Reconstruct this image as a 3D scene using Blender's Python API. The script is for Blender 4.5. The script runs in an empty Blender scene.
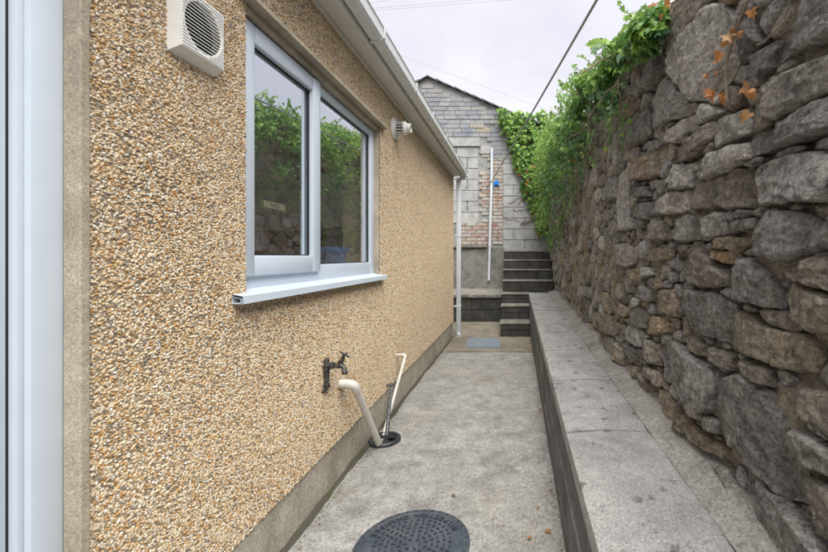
import bpy, bmesh, math, random
import numpy as np
from mathutils import Vector, Matrix, noise, Euler
R = math.radians
random.seed(7)
scene = bpy.context.scene
COL = scene.collection

# ------------------------------------------------------------------ camera
cam_d = bpy.data.cameras.new('camera')
cam = bpy.data.objects.new('camera', cam_d)
COL.objects.link(cam)
scene.camera = cam
cam.location = (0, 0, 1.2)
cam.rotation_euler = (R(90), 0, 0)
cam_d.sensor_width = 36
cam_d.lens = 410 / 828 * 36
cam_d.shift_x = -103 / 828
cam_d.shift_y = -20 / 828
cam_d.clip_start = 0.02
cam_d.clip_end = 2000

# ------------------------------------------------------------------ sky (overcast) and sun
world = bpy.data.worlds.new('World')
scene.world = world
world.use_nodes = True
wn, wl = world.node_tree.nodes, world.node_tree.links
for n in list(wn): wn.remove(n)
w_out = wn.new('ShaderNodeOutputWorld')
w_bg = wn.new('ShaderNodeBackground'); w_bg.inputs['Strength'].default_value = 0.051
w_sky = wn.new('ShaderNodeTexSky'); w_sky.sky_type = 'NISHITA'; w_sky.sun_disc = False
w_sky.sun_elevation = R(60); w_sky.sun_rotation = R(150)
w_co = wn.new('ShaderNodeTexCoord')
w_map = wn.new('ShaderNodeMapping'); w_map.inputs['Scale'].default_value = (1.0, 1.0, 2.2)
w_ns = wn.new('ShaderNodeTexNoise'); w_ns.inputs['Scale'].default_value = 2.3
w_ns.inputs['Detail'].default_value = 6; w_ns.inputs['Roughness'].default_value = 0.52
w_ns.inputs['Distortion'].default_value = 0.3
w_rp = wn.new('ShaderNodeValToRGB')
w_rp.color_ramp.elements[0].position = 0.33; w_rp.color_ramp.elements[0].color = (0.73, 0.735, 0.835, 1)
w_rp.color_ramp.elements[1].position = 0.66; w_rp.color_ramp.elements[1].color = (0.95, 0.94, 1.0, 1)
w_sc = wn.new('ShaderNodeVectorMath'); w_sc.operation = 'SCALE'; w_sc.inputs['Scale'].default_value = 10.0
w_mx = wn.new('ShaderNodeMix'); w_mx.data_type = 'RGBA'; w_mx.inputs['Factor'].default_value = 0.93
wl.new(w_co.outputs['Generated'], w_map.inputs['Vector'])
wl.new(w_map.outputs['Vector'], w_ns.inputs['Vector'])
wl.new(w_ns.outputs['Fac'], w_rp.inputs['Fac'])
wl.new(w_rp.outputs['Color'], w_sc.inputs[0])
wl.new(w_sky.outputs['Color'], w_mx.inputs['A'])
wl.new(w_sc.outputs['Vector'], w_mx.inputs['B'])
wl.new(w_mx.outputs['Result'], w_bg.inputs['Color'])
wl.new(w_bg.outputs['Background'], w_out.inputs['Surface'])

sun_d = bpy.data.lights.new('sun', 'SUN')
sun_d.energy = 3.4; sun_d.angle = R(60); sun_d.color = (1.0, 0.98, 0.945)
sun = bpy.data.objects.new('sun', sun_d); COL.objects.link(sun)
sun.location = (6, -3, 12)
sun_from = Vector((math.cos(R(60)) * math.cos(R(-60)), math.cos(R(60)) * math.sin(R(-60)), math.sin(R(60))))
sun.rotation_euler = (-sun_from).to_track_quat('-Z', 'Y').to_euler()

scene.view_settings.view_transform = 'Standard'
scene.view_settings.look = 'None'
scene.view_settings.gamma = 1
scene.view_settings.use_curve_mapping = False
scene.view_settings.exposure = 1.12

# ------------------------------------------------------------------ materials
MATS = {}
class NT:
    def __init__(s, name):
        m = bpy.data.materials.new(name); m.use_nodes = True
        s.m = m; s.t = m.node_tree; s.N = s.t.nodes; s.L = s.t.links
        s.p = s.N['Principled BSDF']; s.out = s.N['Material Output']
        s.pos = s.N.new('ShaderNodeNewGeometry').outputs['Position']
        MATS[name] = m
    def node(s, typ, **kw):
        n = s.N.new(typ)
        for k, v in kw.items(): setattr(n, k, v)
        return n
    def vec(s, scale=(1, 1, 1), rot=(0, 0, 0), src=None):
        mp = s.N.new('ShaderNodeMapping'); mp.inputs['Scale'].default_value = scale; mp.inputs['Rotation'].default_value = rot
        s.L.new(src or s.pos, mp.inputs['Vector']); return mp.outputs['Vector']
    def noise(s, scale, detail=4, rough=.55, dist=0, vec=None):
        n = s.N.new('ShaderNodeTexNoise')
        n.inputs['Scale'].default_value = scale; n.inputs['Detail'].default_value = detail
        n.inputs['Roughness'].default_value = rough; n.inputs['Distortion'].default_value = dist
        s.L.new(vec or s.pos, n.inputs['Vector']); return n.outputs['Fac']
    def voro(s, scale, feature='F1', out='Distance', vec=None, rnd=1):
        n = s.N.new('ShaderNodeTexVoronoi'); n.feature = feature
        n.inputs['Scale'].default_value = scale; n.inputs['Randomness'].default_value = rnd
        s.L.new(vec or s.pos, n.inputs['Vector']); return n.outputs[out]
    def ramp(s, fac, stops, interp='LINEAR'):
        n = s.N.new('ShaderNodeValToRGB'); n.color_ramp.interpolation = interp
        e = n.color_ramp.elements
        while len(e) < len(stops): e.new(0.5)
        for i, (p, c) in enumerate(stops):
            e[i].position = p
            e[i].color = (c, c, c, 1) if isinstance(c, (int, float)) else (*c, 1)
        s.L.new(fac, n.inputs['Fac']); return n.outputs['Color']
    def mix(s, fac, a, b, blend='MIX'):
        n = s.N.new('ShaderNodeMix'); n.data_type = 'RGBA'; n.blend_type = blend
        for sock, v in (('Factor', fac), ('A', a), ('B', b)):
            i = [q for q in n.inputs if q.name == sock and (q.type == 'RGBA' if sock != 'Factor' else q.type == 'VALUE')][0]
            if hasattr(v, 'is_linked') or isinstance(v, bpy.types.NodeSocket): s.L.new(v, i)
            elif sock == 'Factor': i.default_value = v
            else: i.default_value = (*v, 1)
        return [o for o in n.outputs if o.type == 'RGBA'][0]
    def math(s, op, a, b=None):
        n = s.N.new('ShaderNodeMath'); n.operation = op
        for i, v in enumerate((a, b)):
            if v is None: continue
            if isinstance(v, bpy.types.NodeSocket): s.L.new(v, n.inputs[i])
            else: n.inputs[i].default_value = v
        return n.outputs[0]
    def rand(s):
        return s.N.new('ShaderNodeObjectInfo').outputs['Random']
    def bump(s, h, strength=.5, dist=.01, prev=None):
        n = s.N.new('ShaderNodeBump'); n.inputs['Strength'].default_value = strength; n.inputs['Distance'].default_value = dist
        s.L.new(h, n.inputs['Height'])
        if prev: s.L.new(prev, n.inputs['Normal'])
        return n.outputs['Normal']
    def fin(s, col, rough=.8, normal=None, metal=0, spec=.5):
        if isinstance(col, bpy.types.NodeSocket): s.L.new(col, s.p.inputs['Base Color'])
        else: s.p.inputs['Base Color'].default_value = (*col, 1)
        if isinstance(rough, bpy.types.NodeSocket): s.L.new(rough, s.p.inputs['Roughness'])
        else: s.p.inputs['Roughness'].default_value = rough
        s.p.inputs['Metallic'].default_value = metal
        s.p.inputs['Specular IOR Level'].default_value = spec
        if normal: s.L.new(normal, s.p.inputs['Normal'])
        return s.m

def mat_concrete(name, c1, c2, dark, stain=(.12, .11, .09), speck=170, stainpos=(.56, .74), bump=.5, tan=None, spots=False):
    n = NT(name)
    big = n.noise(1.7, 5, .6, .4)
    mid = n.noise(9, 6, .65)
    fine = n.noise(120, 3, .7)
    col = n.mix(n.ramp(mid, [(.36, 0), (.64, 1)]), c1, c2)
    col = n.mix(.55, col, n.ramp(n.noise(3.6, 7, .7, .6), [(.34, .55), (.5, 1), (.66, 1.3)]), 'MULTIPLY')
    if tan: col = n.mix(n.ramp(n.noise(.9, 3), [(.45, 0), (.7, .8)]), col, tan)
    col = n.mix(n.ramp(big, [(stainpos[0], 0), (stainpos[1], .75)]), col, stain)
    sp = n.voro(speck, out='Color')
    agg = n.ramp(sp, [(0, .42), (.3, .82), (.6, 1.0), (.85, 1.2), (1, 1.75)])
    col = n.mix(.75, col, agg, 'MULTIPLY')
    col = n.mix(n.ramp(fine, [(.34, .55), (.46, 0)]), col, dark)
    if spots:
        wv = n.node('ShaderNodeTexNoise'); wv.inputs['Scale'].default_value = 26; wv.inputs['Detail'].default_value = 5; wv.inputs['Roughness'].default_value = .7; n.L.new(n.pos, wv.inputs['Vector'])
        wa = n.node('ShaderNodeVectorMath', operation='MULTIPLY_ADD'); wa.inputs[1].default_value = (.09, .09, .09); n.L.new(wv.outputs['Color'], wa.inputs[0]); n.L.new(n.pos, wa.inputs[2])
        sv = n.voro(12, vec=wa.outputs[0])
        sm = n.noise(2.3, 3)
        spot = n.math('MULTIPLY', n.ramp(sv, [(.17, 1), (.23, 0)]), n.ramp(sm, [(.40, 0), (.5, 1)]))
        col = n.mix(n.math('MULTIPLY', spot, .72), col, (.075, .07, .06))
        sv2 = n.voro(47)
        col = n.mix(n.math('MULTIPLY', n.ramp(sv2, [(.12, .6), (.2, 0)]), n.ramp(n.noise(5, 3), [(.46, 0), (.6, 1)])), col, (.09, .085, .075))
    nm = n.bump(fine, bump * .6, .004)
    nm = n.bump(mid, bump, .012, nm)
    nm = n.bump(n.voro(speck), bump * .55, .003, nm)
    return n.fin(col, .88, nm, spec=.3)

mat_concrete('path_concrete', (.395, .385, .36), (.265, .255, .236), (.10, .095, .085), stain=(.19, .175, .145), tan=(.33, .31, .265), speck=110, bump=.8)
mat_concrete('path_concrete_tan', (.31, .27, .205), (.21, .185, .14), (.1, .09, .07), stain=(.15, .125, .09), stainpos=(.52, .7))
mat_concrete('coping_concrete', (.39, .385, .365), (.31, .305, .288), (.15, .145, .13), stain=(.21, .18, .13), stainpos=(.6, .85), speck=230, bump=.35, spots=True)
mat_concrete('fillet_mortar', (.37, .355, .32), (.28, .265, .235), (.12, .11, .09), stain=(.13, .12, .09), bump=.9, speck=120)
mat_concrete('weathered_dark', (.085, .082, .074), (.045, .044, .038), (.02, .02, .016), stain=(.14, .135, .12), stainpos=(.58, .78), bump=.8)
mat_concrete('face_block', (.19, .19, .185), (.11, .11, .107), (.03, .03, .028), stain=(.05, .05, .045), stainpos=(.5, .75), bump=.7)
mat_concrete('pale_mortar', (.52, .50, .45), (.42, .40, .35), (.16, .15, .12), bump=.8)
mat_concrete('tread', (.32, .30, .26), (.18, .168, .14), (.1, .09, .07), stain=(.14, .13, .1), bump=.6)
mat_concrete('grey_render', (.30, .29, .265), (.20, .195, .175), (.09, .087, .075), stain=(.11, .105, .09), stainpos=(.48, .68), bump=.8)
mat_concrete('concrete_block', (.47, .47, .455), (.39, .385, .365), (.2, .195, .18), stain=(.24, .235, .22), stainpos=(.56, .8), bump=.6)
mat_concrete('plinth', (.50, .455, .37), (.40, .36, .285), (.16, .14, .1), stain=(.19, .165, .12), stainpos=(.54, .78), bump=.3)
mat_concrete('beige_render', (.46, .40, .31), (.38, .33, .25), (.30, .255, .18), stain=(.32, .275, .20), bump=.25, speck=300)
mat_concrete('dash_mortar', (.47, .385, .27), (.35, .28, .19), (.17, .13, .085), bump=.8)
mat_concrete('earth', (.11, .085, .06), (.06, .046, .032), (.02, .016, .012), stain=(.05, .05, .025), bump=1)

n = NT('white_upvc')  # bluish cast of the sky light is put into the white base colour
n.fin(n.mix(n.ramp(n.noise(14, 3), [(.4, 0), (.75, .35)]), (.60, .665, .74), (.54, .605, .68)), .33, n.bump(n.noise(300, 2), .03, .002))
n = NT('aged_white')
n.fin(n.mix(n.ramp(n.noise(22, 5, .65), [(.35, 0), (.7, .8)]), (.76, .775, .78), (.64, .635, .60)), .45, n.bump(n.noise(160, 3), .08, .003))
n = NT('soffit_paint')
n.fin(n.mix(n.ramp(n.noise(6, 5, .6, vec=n.vec((3, .6, 3))), [(.35, 0), (.72, .8)]), (.74, .73, .69), (.62, .60, .55)), .55, n.bump(n.noise(80, 4), .1, .004))
n = NT('pipe_white')
n.fin(n.mix(n.ramp(n.noise(30, 4), [(.45, 0), (.75, .5)]), (.66, .63, .565), (.47, .43, .35)), .38)
n = NT('pipe_bluewhite')
n.fin(n.mix(n.ramp(n.noise(12, 4), [(.45, 0), (.8, .5)]), (.66, .69, .74), (.52, .53, .54)), .38)
n = NT('black_plastic')
n.fin(n.mix(n.ramp(n.noise(40, 4), [(.4, 0), (.7, .7)]), (.022, .026, .032), (.06, .06, .058)), .42, n.bump(n.noise(200, 3), .1, .002))
n = NT('gasket'); n.fin((.012, .012, .014), .5)
n = NT('cover_plastic')
c = n.mix(n.ramp(n.noise(11, 6, .65), [(.35, 0), (.65, 1)]), (.04, .053, .07), (.085, .10, .118))
c = n.mix(n.ramp(n.noise(26, 5, .7), [(.63, 0), (.72, .6)]), c, (.26, .225, .17))
n.fin(c, .48, n.bump(n.noise(180, 4), .15, .002))
n = NT('cover_dark'); n.fin(n.mix(n.noise(30, 4), (.018, .024, .032), (.05, .055, .06)), .6)
n = NT('steel_plate')
n.fin(n.mix(n.ramp(n.noise(9, 6, .65), [(.4, 0), (.7, 1)]), (.22, .275, .34), (.30, .31, .31)), .55, n.bump(n.noise(60, 5), .2, .004), metal=.2)
n = NT('tap_metal')
n.fin(n.mix(n.ramp(n.noise(60, 5), [(.4, 0), (.65, 1)]), (.035, .036, .036), (.16, .15, .13)), .5, n.bump(n.noise(150, 3), .4, .003), metal=.55)
n = NT('grey_pipe'); n.fin(n.mix(n.ramp(n.noise(50, 4), [(.4, 0), (.7, 1)]), (.06, .063, .068), (.15, .15, .145)), .45)
n = NT('vent_white')
n.fin(n.mix(n.ramp(n.noise(25, 4), [(.4, 0), (.75, .6)]), (.76, .755, .72), (.64, .62, .57)), .42)
n = NT('void_black'); n.fin((.008, .008, .008), .9)
n = NT('slate_roof'); n.fin(n.mix(n.noise(14, 5), (.12, .125, .135), (.20, .20, .20)), .7, n.bump(n.noise(30, 4), .4, .01))
n = NT('cable_green'); n.fin((.30, .335, .32), .5)
n = NT('wire_grey'); n.fin((.48, .48, .56), .6)
n = NT('blue_plastic'); n.fin((.005, .20, .62), .4)
n = NT('bin_blue'); n.fin(n.mix(n.noise(30, 3), (.05, .12, .26), (.08, .16, .32)), .5)
n = NT('interior_wall'); n.fin(n.mix(n.noise(3, 3), (.74, .73, .67), (.68, .67, .61)), .8)
n = NT('interior_dark'); n.fin(n.mix(n.noise(3, 3), (.16, .13, .10), (.10, .085, .07)), .8)
n = NT('cupboard'); n.fin((.70, .70, .66), .5)
n = NT('plaque_wood'); n.fin(n.mix(n.noise(60, 4, vec=n.vec((1, .2, 4))), (.46, .39, .28), (.38, .31, .21)), .6)
n = NT('plaque_ink'); n.fin((.03, .025, .02), .6)

# window glass: a clear pane with its own mirror-like surface reflection
n = NT('glass')
n.N.remove(n.p)
tr = n.node('ShaderNodeBsdfTransparent'); tr.inputs['Color'].default_value = (.56, .585, .58, 1)
gl = n.node('ShaderNodeBsdfGlossy'); gl.inputs['Roughness'].default_value = .004; gl.inputs['Color'].default_value = (.60, .625, .66, 1)
mx = n.node('ShaderNodeAddShader')
n.L.new(tr.outputs[0], mx.inputs[0]); n.L.new(gl.outputs[0], mx.inputs[1])
n.L.new(mx.outputs[0], n.out.inputs['Surface'])

# pebbledash chips: each chip has its own colour
n = NT('dash_chip')
c = n.ramp(n.rand(), [(0, (.66, .53, .36)), (.16, (.76, .66, .49)), (.30, (.56, .36, .16)), (.42, (.74, .67, .54)), (.54, (.64, .48, .29)),
                      (.66, (.50, .27, .09)), (.74, (.68, .55, .36)), (.82, (.36, .30, .24)), (.90, (.80, .77, .71)), (.94, (.20, .175, .15)), (.985, (.34, .17, .06))], 'CONSTANT')
c = n.mix(.35, c, n.ramp(n.noise(140, 3), [(.3, .6), (.7, 1.25)]), 'MULTIPLY')
n.fin(c, .62, n.bump(n.noise(400, 2), .2, .002), spec=.35)

def mat_stone(name, base, alt, rust, lich, rustpos=.60, lichpos=.62):
    base, alt, rust, lich = [tuple(min(.75, 1.25 * q) for q in c_) for c_ in (base, alt, rust, lich)]   # mean tone before the dark mottling below
    n = NT(name)
    big = n.noise(5.5, 6, .6, .5)
    mid = n.noise(22, 7, .7, .3)
    fin_ = n.noise(140, 4, .75)
    col = n.mix(n.ramp(big, [(.35, 0), (.65, 1)]), base, alt)
    col = n.mix(n.ramp(n.noise(8, 5, .65, .8), [(rustpos, 0), (rustpos + .14, .75)]), col, rust)
    col = n.mix(n.ramp(n.noise(17, 8, .75, .6), [(lichpos, 0), (lichpos + .09, .7)]), col, lich)
    col = n.mix(n.ramp(mid, [(.36, .62), (.5, 0)]), col, tuple(.32 * q for q in base))
    tint = n.ramp(n.rand(), [(0, (.78, .76, .74)), (.5, (1, 1, 1)), (1, (1.2, 1.14, 1.05))])
    col = n.mix(1, col, tint, 'MULTIPLY')
    col = n.mix(.9, col, n.ramp(n.noise(75, 8, .8, .3), [(.36, .35), (.47, .85), (.55, 1.1), (.66, 1.7)]), 'MULTIPLY')
    col = n.mix(.5, col, n.ramp(n.noise(30, 8, .75, .5), [(.36, .45), (.5, 1), (.64, 1.4)]), 'MULTIPLY')
    col = n.mix(.6, col, n.ramp(n.noise(36, 9, .72, .6), [(.40, .5), (.44, 1), (.58, 1), (.61, 1.5)]), 'MULTIPLY')
    col = n.mix(n.math('MULTIPLY', n.ramp(n.voro(16), [(.06, .9), (.1, 0)]), n.ramp(n.noise(4, 2), [(.52, 0), (.58, 1)])), col, (.62, .62, .6))
    strat = n.noise(30, 6, .65, .3, n.vec((1, .45, 2.2), (R(12), 0, 0)))
    nm = n.bump(n.noise(75, 8, .8, .3), 1, .012)
    nm = n.bump(mid, .9, .022, nm)
    nm = n.bump(strat, .7, .018, nm)
    nm = n.bump(n.voro(38, vec=n.vec((1, .6, 1.3))), .6, .012, nm)
    return n.fin(col, .82, nm, spec=.3)
mat_stone('stone_grey', (.27, .258, .235), (.37, .355, .325), (.32, .235, .145), (.60, .58, .54))
mat_stone('stone_brown', (.285, .255, .21), (.365, .33, .275), (.35, .24, .14), (.58, .55, .49), rustpos=.56)
mat_stone('stone_pale', (.37, .35, .315), (.48, .46, .42), (.37, .28, .18), (.68, .66, .62), lichpos=.54)
mat_stone('stone_tan', (.34, .28, .205), (.40, .335, .25), (.42, .27, .14), (.54, .49, .42), rustpos=.53)
mat_stone('stone_dark', (.19, .183, .168), (.265, .255, .23), (.26, .19, .12), (.50, .49, .45))
n = NT('wall_earth_mortar')
c = n.mix(n.ramp(n.noise(9, 7, .7), [(.35, 0), (.62, 1)]), (.17, .14, .105), (.46, .40, .31))
c = n.mix(.8, c, n.ramp(n.noise(90, 5, .75), [(.3, .4), (.5, 1), (.75, 1.6)]), 'MULTIPLY')
nm = n.bump(n.noise(60, 6, .75), 1, .02)
nm = n.bump(n.voro(75), .6, .01, nm)
n.fin(c, .95, nm, spec=.1)

def mat_leaf(name, a, b, c3, trans=.4):
    n = NT(name)
    col = n.ramp(n.noise(17, 2, .5), [(.3, a), (.5, b), (.7, c3)])
    n.fin(col, .45, spec=.4)
    t = n.node('ShaderNodeBsdfTranslucent'); n.L.new(col, t.inputs['Color'])
    m = n.node('ShaderNodeMixShader'); m.inputs[0].default_value = trans
    n.L.new(n.p.outputs[0], m.inputs[1]); n.L.new(t.outputs[0], m.inputs[2]); n.L.new(m.outputs[0], n.out.inputs['Surface'])
    return n.m
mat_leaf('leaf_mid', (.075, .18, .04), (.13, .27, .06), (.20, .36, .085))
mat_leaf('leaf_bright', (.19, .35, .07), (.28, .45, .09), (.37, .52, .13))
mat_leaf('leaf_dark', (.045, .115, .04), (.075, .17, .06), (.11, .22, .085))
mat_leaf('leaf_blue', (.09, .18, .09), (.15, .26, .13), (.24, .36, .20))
mat_leaf('leaf_orange', (.30, .10, .03), (.46, .19, .05), (.42, .26, .12), .3)
mat_leaf('leaf_brown', (.16, .075, .03), (.26, .13, .05), (.34, .20, .09), .2)
n = NT('stem'); n.fin(n.mix(n.noise(40, 4), (.16, .115, .075), (.30, .24, .17)), .85)
n = NT('brick')
c = n.ramp(n.rand(), [(0, (.34, .19, .14)), (.18, (.40, .29, .20)), (.34, (.32, .23, .18)), (.5, (.43, .35, .25)), (.62, (.38, .34, .30)), (.76, (.36, .21, .17)), (.88, (.44, .41, .37))], 'CONSTANT')
c = n.mix(n.ramp(n.noise(9, 6, .75), [(.40, 0), (.56, .9)]), c, (.44, .42, .385))
c = n.mix(.8, c, n.ramp(n.noise(34, 6, .75), [(.32, .6), (.5, 1), (.7, 1.35)]), 'MULTIPLY')
n.fin(c, .9, n.bump(n.noise(70, 5), .6, .008), spec=.2)
n = NT('blue_brick')
c = n.ramp(n.rand(), [(0, (.25, .265, .29)), (.2, (.29, .29, .295)), (.4, (.23, .245, .275)), (.58, (.32, .31, .295)), (.75, (.265, .265, .265)), (.93, (.37, .32, .24)), (.965, (.28, .285, .30))], 'CONSTANT')
c = n.mix(n.ramp(n.noise(6, 6, .7), [(.42, 0), (.62, .8)]), c, (.36, .36, .35))
c = n.mix(.8, c, n.ramp(n.noise(30, 6, .75), [(.32, .55), (.5, 1), (.7, 1.4)]), 'MULTIPLY')
n.fin(c, .9, n.bump(n.noise(60, 5), .6, .008), spec=.2)
mat_concrete('gable_mortar', (.36, .36, .345), (.29, .29, .28), (.14, .14, .13), bump=.6)
n = NT('moss')
n.fin(n.mix(n.ramp(n.noise(7, 5), [(.58, 0), (.7, 1)]), (.105, .095, .075), (.085, .095, .045)), .95, n.bump(n.noise(140, 4), 1, .01), spec=.1)

# ------------------------------------------------------------------ mesh helpers
class MB:
    """collects simple shapes into one mesh (world coordinates)"""
    def __init__(s): s.v = []; s.f = []; s.mi = []
    def add(s, vs, fs, mi=0):
        o = len(s.v); s.v += [tuple(v) for v in vs]; s.f += [tuple(i + o for i in f) for f in fs]; s.mi += [mi] * len(fs); return s
    def box(s, x0, x1, y0, y1, z0, z1, b=0, mi=0):
        if b <= 0:
            vs = [(x, y, z) for z in (z0, z1) for y in (y0, y1) for x in (x0, x1)]
            return s.add(vs, [(0, 2, 3, 1), (4, 5, 7, 6), (0, 1, 5, 4), (2, 6, 7, 3), (0, 4, 6, 2), (1, 3, 7, 5)], mi)
        bm = bmesh.new(); bmesh.ops.create_cube(bm, size=1)
        for v in bm.verts: v.co = Vector(((x0 + x1) / 2 + v.co.x * (x1 - x0), (y0 + y1) / 2 + v.co.y * (y1 - y0), (z0 + z1) / 2 + v.co.z * (z1 - z0)))
        bmesh.ops.bevel(bm, geom=bm.edges[:], offset=min(b, .45 * min(x1 - x0, y1 - y0, z1 - z0)), segments=2, affect='EDGES', profile=.5)
        bm.verts.index_update()
        vs = [v.co.copy() for v in bm.verts]; fs = [[v.index for v in f.verts] for f in bm.faces]; bm.free()
        return s.add(vs, fs, mi)
    def tube(s, pts, r, n=10, cap=True, mi=0):
        pts = [Vector(p) for p in pts]; rs = r if isinstance(r, (list, tuple)) else [r] * len(pts)
        vs = []; fs = []; up = None
        for i, p in enumerate(pts):
            d = (pts[min(i + 1, len(pts) - 1)] - pts[max(i - 1, 0)]).normalized()
            if up is None: up = d.orthogonal().normalized()
            else: up = (up - d * up.dot(d)).normalized()
            w = d.cross(up)
            for k in range(n):
                a = 2 * math.pi * k / n; vs.append(p + (up * math.cos(a) + w * math.sin(a)) * rs[i])
        for i in range(len(pts) - 1):
            for k in range(n):
                fs.append((i * n + k, i * n + (k + 1) % n, (i + 1) * n + (k + 1) % n, (i + 1) * n + k))
        if cap: fs.append(tuple(range(n))[::-1]); fs.append(tuple((len(pts) - 1) * n + k for k in range(n)))
        return s.add(vs, fs, mi)
    def lathe(s, prof, centre, axis='Z', n=32, mi=0, closed=False):
        c = Vector(centre); vs = []; fs = []
        for (r, h) in prof:
            for k in range(n):
                a = 2 * math.pi * k / n; u, w = r * math.cos(a), r * math.sin(a)
                vs.append(c + (Vector((u, w, h)) if axis == 'Z' else Vector((h, u, w)) if axis == 'X' else Vector((w, h, u))))
        m = len(prof)
        for i in range(m if closed else m - 1):
            j = (i + 1) % m
            for k in range(n): fs.append((i * n + k, i * n + (k + 1) % n, j * n + (k + 1) % n, j * n + k))
        return s.add(vs, fs, mi)
    def disc(s, c, r, n=32, axis='Z', mi=0):
        c = Vector(c); vs = []
        for k in range(n):
            a = 2 * math.pi * k / n; u, w = r * math.cos(a), r * math.sin(a)
            vs.append(c + (Vector((u, w, 0)) if axis == 'Z' else Vector((0, u, w))))
        return s.add(vs, [tuple(range(n))], mi)
    def prism(s, poly, axis, a0, a1, mi=0):
        """poly in the two other axes, extruded along axis from a0 to a1"""
        m = len(poly)
        def P(p, a): return {'X': (a, p[0], p[1]), 'Y': (p[0], a, p[1]), 'Z': (p[0], p[1], a)}[axis]
        vs = [P(p, a0) for p in poly] + [P(p, a1) for p in poly]
        fs = [tuple(range(m))[::-1], tuple(range(m, 2 * m))] + [(i, (i + 1) % m, m + (i + 1) % m, m + i) for i in range(m)]
        return s.add(vs, fs, mi)
    def mesh(s, name, mats, origin=(0, 0, 0), smooth=False, sharp=38):
        me = bpy.data.meshes.new(name); o = Vector(origin)
        me.from_pydata([tuple(Vector(v) - o) for v in s.v], [], s.f); me.validate()
        for m in ([mats] if isinstance(mats, str) else mats): me.materials.append(MATS[m])
        if any(s.mi): me.polygons.foreach_set('material_index', s.mi)
        bm = bmesh.new(); bm.from_mesh(me); bmesh.ops.recalc_face_normals(bm, faces=bm.faces); bm.to_mesh(me); bm.free()
        if smooth: me.polygons.foreach_set('use_smooth', [True] * len(me.polygons)); me.set_sharp_from_angle(angle=R(sharp))
        me.update(); return me
    def build(s, name, mats, parent=None, smooth=False, at=None, sharp=38):
        """link as one object; `at` is the world position of its origin"""
        pw = wpos(parent) if parent else Vector((0, 0, 0))
        at = Vector(at) if at is not None else pw
        ob = bpy.data.objects.new(name, s.mesh(name, mats, at, smooth, sharp)); COL.objects.link(ob)
        ob.parent = parent; ob.location = at - pw; return ob
def wpos(o):
    p = Vector((0, 0, 0))
    while o: p += o.location; o = o.parent
    return p
def tag(o, label=None, cat=None, group=None, kind=None):
    for k, v in (('label', label), ('category', cat), ('group', group), ('kind', kind)):
        if v: o[k] = v
    return o
def thing(name, loc, label, cat, group=None):
    o = bpy.data.objects.new(name, None); COL.objects.link(o); o.location = loc; o.empty_display_size = .1
    return tag(o, label, cat, group)
def link_copy(name, me, parent, loc, rot=None, scale=None):
    o = bpy.data.objects.new(name, me); COL.objects.link(o); o.parent = parent; o.location = loc
    if rot is not None: o.rotation_euler = rot
    if scale is not None: o.scale = scale
    return o
def fbm(p, s, oct=4): return noise.fractal(Vector(p) * s, 1.0, 2.0, oct, noise_basis='PERLIN_ORIGINAL')

# pixel of the photograph -> point on a plane of the place (camera at 0,0,1.2 looking along +Y)
def on_x(px, py, X):
    Y = 410 * X / (px - 517); return (Y, 1.2 + (256 - py) / 410 * Y)
YE = 8.45
def on_end(px, py): return ((px - 517) / 410 * YE, 1.2 + (256 - py) / 410 * YE)

# ------------------------------------------------------------------ the setting: ground, path, bank
def ztop(y): return 2.03 + .17 * max(min(y, 9.5) - 1, -.5)
g = MB(); g.box(-60, 60, -60, 120, -.6, -.06); tag(g.build('ground', 'earth'), kind='structure')

DRAIN = (-.862, 2.662)
def sheet(name, x0, x1, y0, y1, step, mat, z=0., hole=None, amp=.004):
    nx = max(2, int((x1 - x0) / step)); ny = max(2, int((y1 - y0) / step)); m = MB(); idx = {}
    for j in range(ny + 1):
        for i in range(nx + 1):
            x = x0 + (x1 - x0) * i / nx; y = y0 + (y1 - y0) * j / ny
            m.v.append((x, y, z + amp * fbm((x, y, 3), 2.2, 3) + .0018 * fbm((x, y, 9), 17, 3)))
    for j in range(ny):
        for i in range(nx):
            cx = x0 + (x1 - x0) * (i + .5) / nx; cy = y0 + (y1 - y0) * (j + .5) / ny
            if hole and math.hypot(cx - hole[0], cy - hole[1]) < hole[2]: continue
            a = j * (nx + 1) + i; m.f.append((a, a + 1, a + nx + 2, a + nx + 1)); m.mi.append(0)
    ob = m.build(name, mat, smooth=True); return tag(ob, kind='structure')
sheet('path', -.953, .21, -2.5, 5.12, .02, 'path_concrete', hole=(DRAIN[0], DRAIN[1], .085))
sheet('path', -2.6, .21, 5.128, 7.47, .03, 'path_concrete_tan', z=.003)
# bank of earth behind the stone wall, rising with the wall
m = MB(); xs = [.665, .74, .9, 1.2, 1.8, 3, 6, 14, 40]
ys = [-3 + .5 * k for k in range(36)]
for y in ys:
    for i, x in enumerate(xs): m.v.append((x, y, ztop(y) + (-.03, .15, .13, .04, 0, 0, 0, 0, 0)[i] + .05 * fbm((x, y, 0), 4, 3) + .06 * (x - .7)))
for j in range(len(ys) - 1):
    for i in range(len(xs) - 1):
        a = j * len(xs) + i; m.f.append((a, a + 1, a + len(xs) + 1, a + len(xs))); m.mi.append(0)
tag(m.build('bank_terrain', 'earth', smooth=True), kind='structure')

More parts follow.
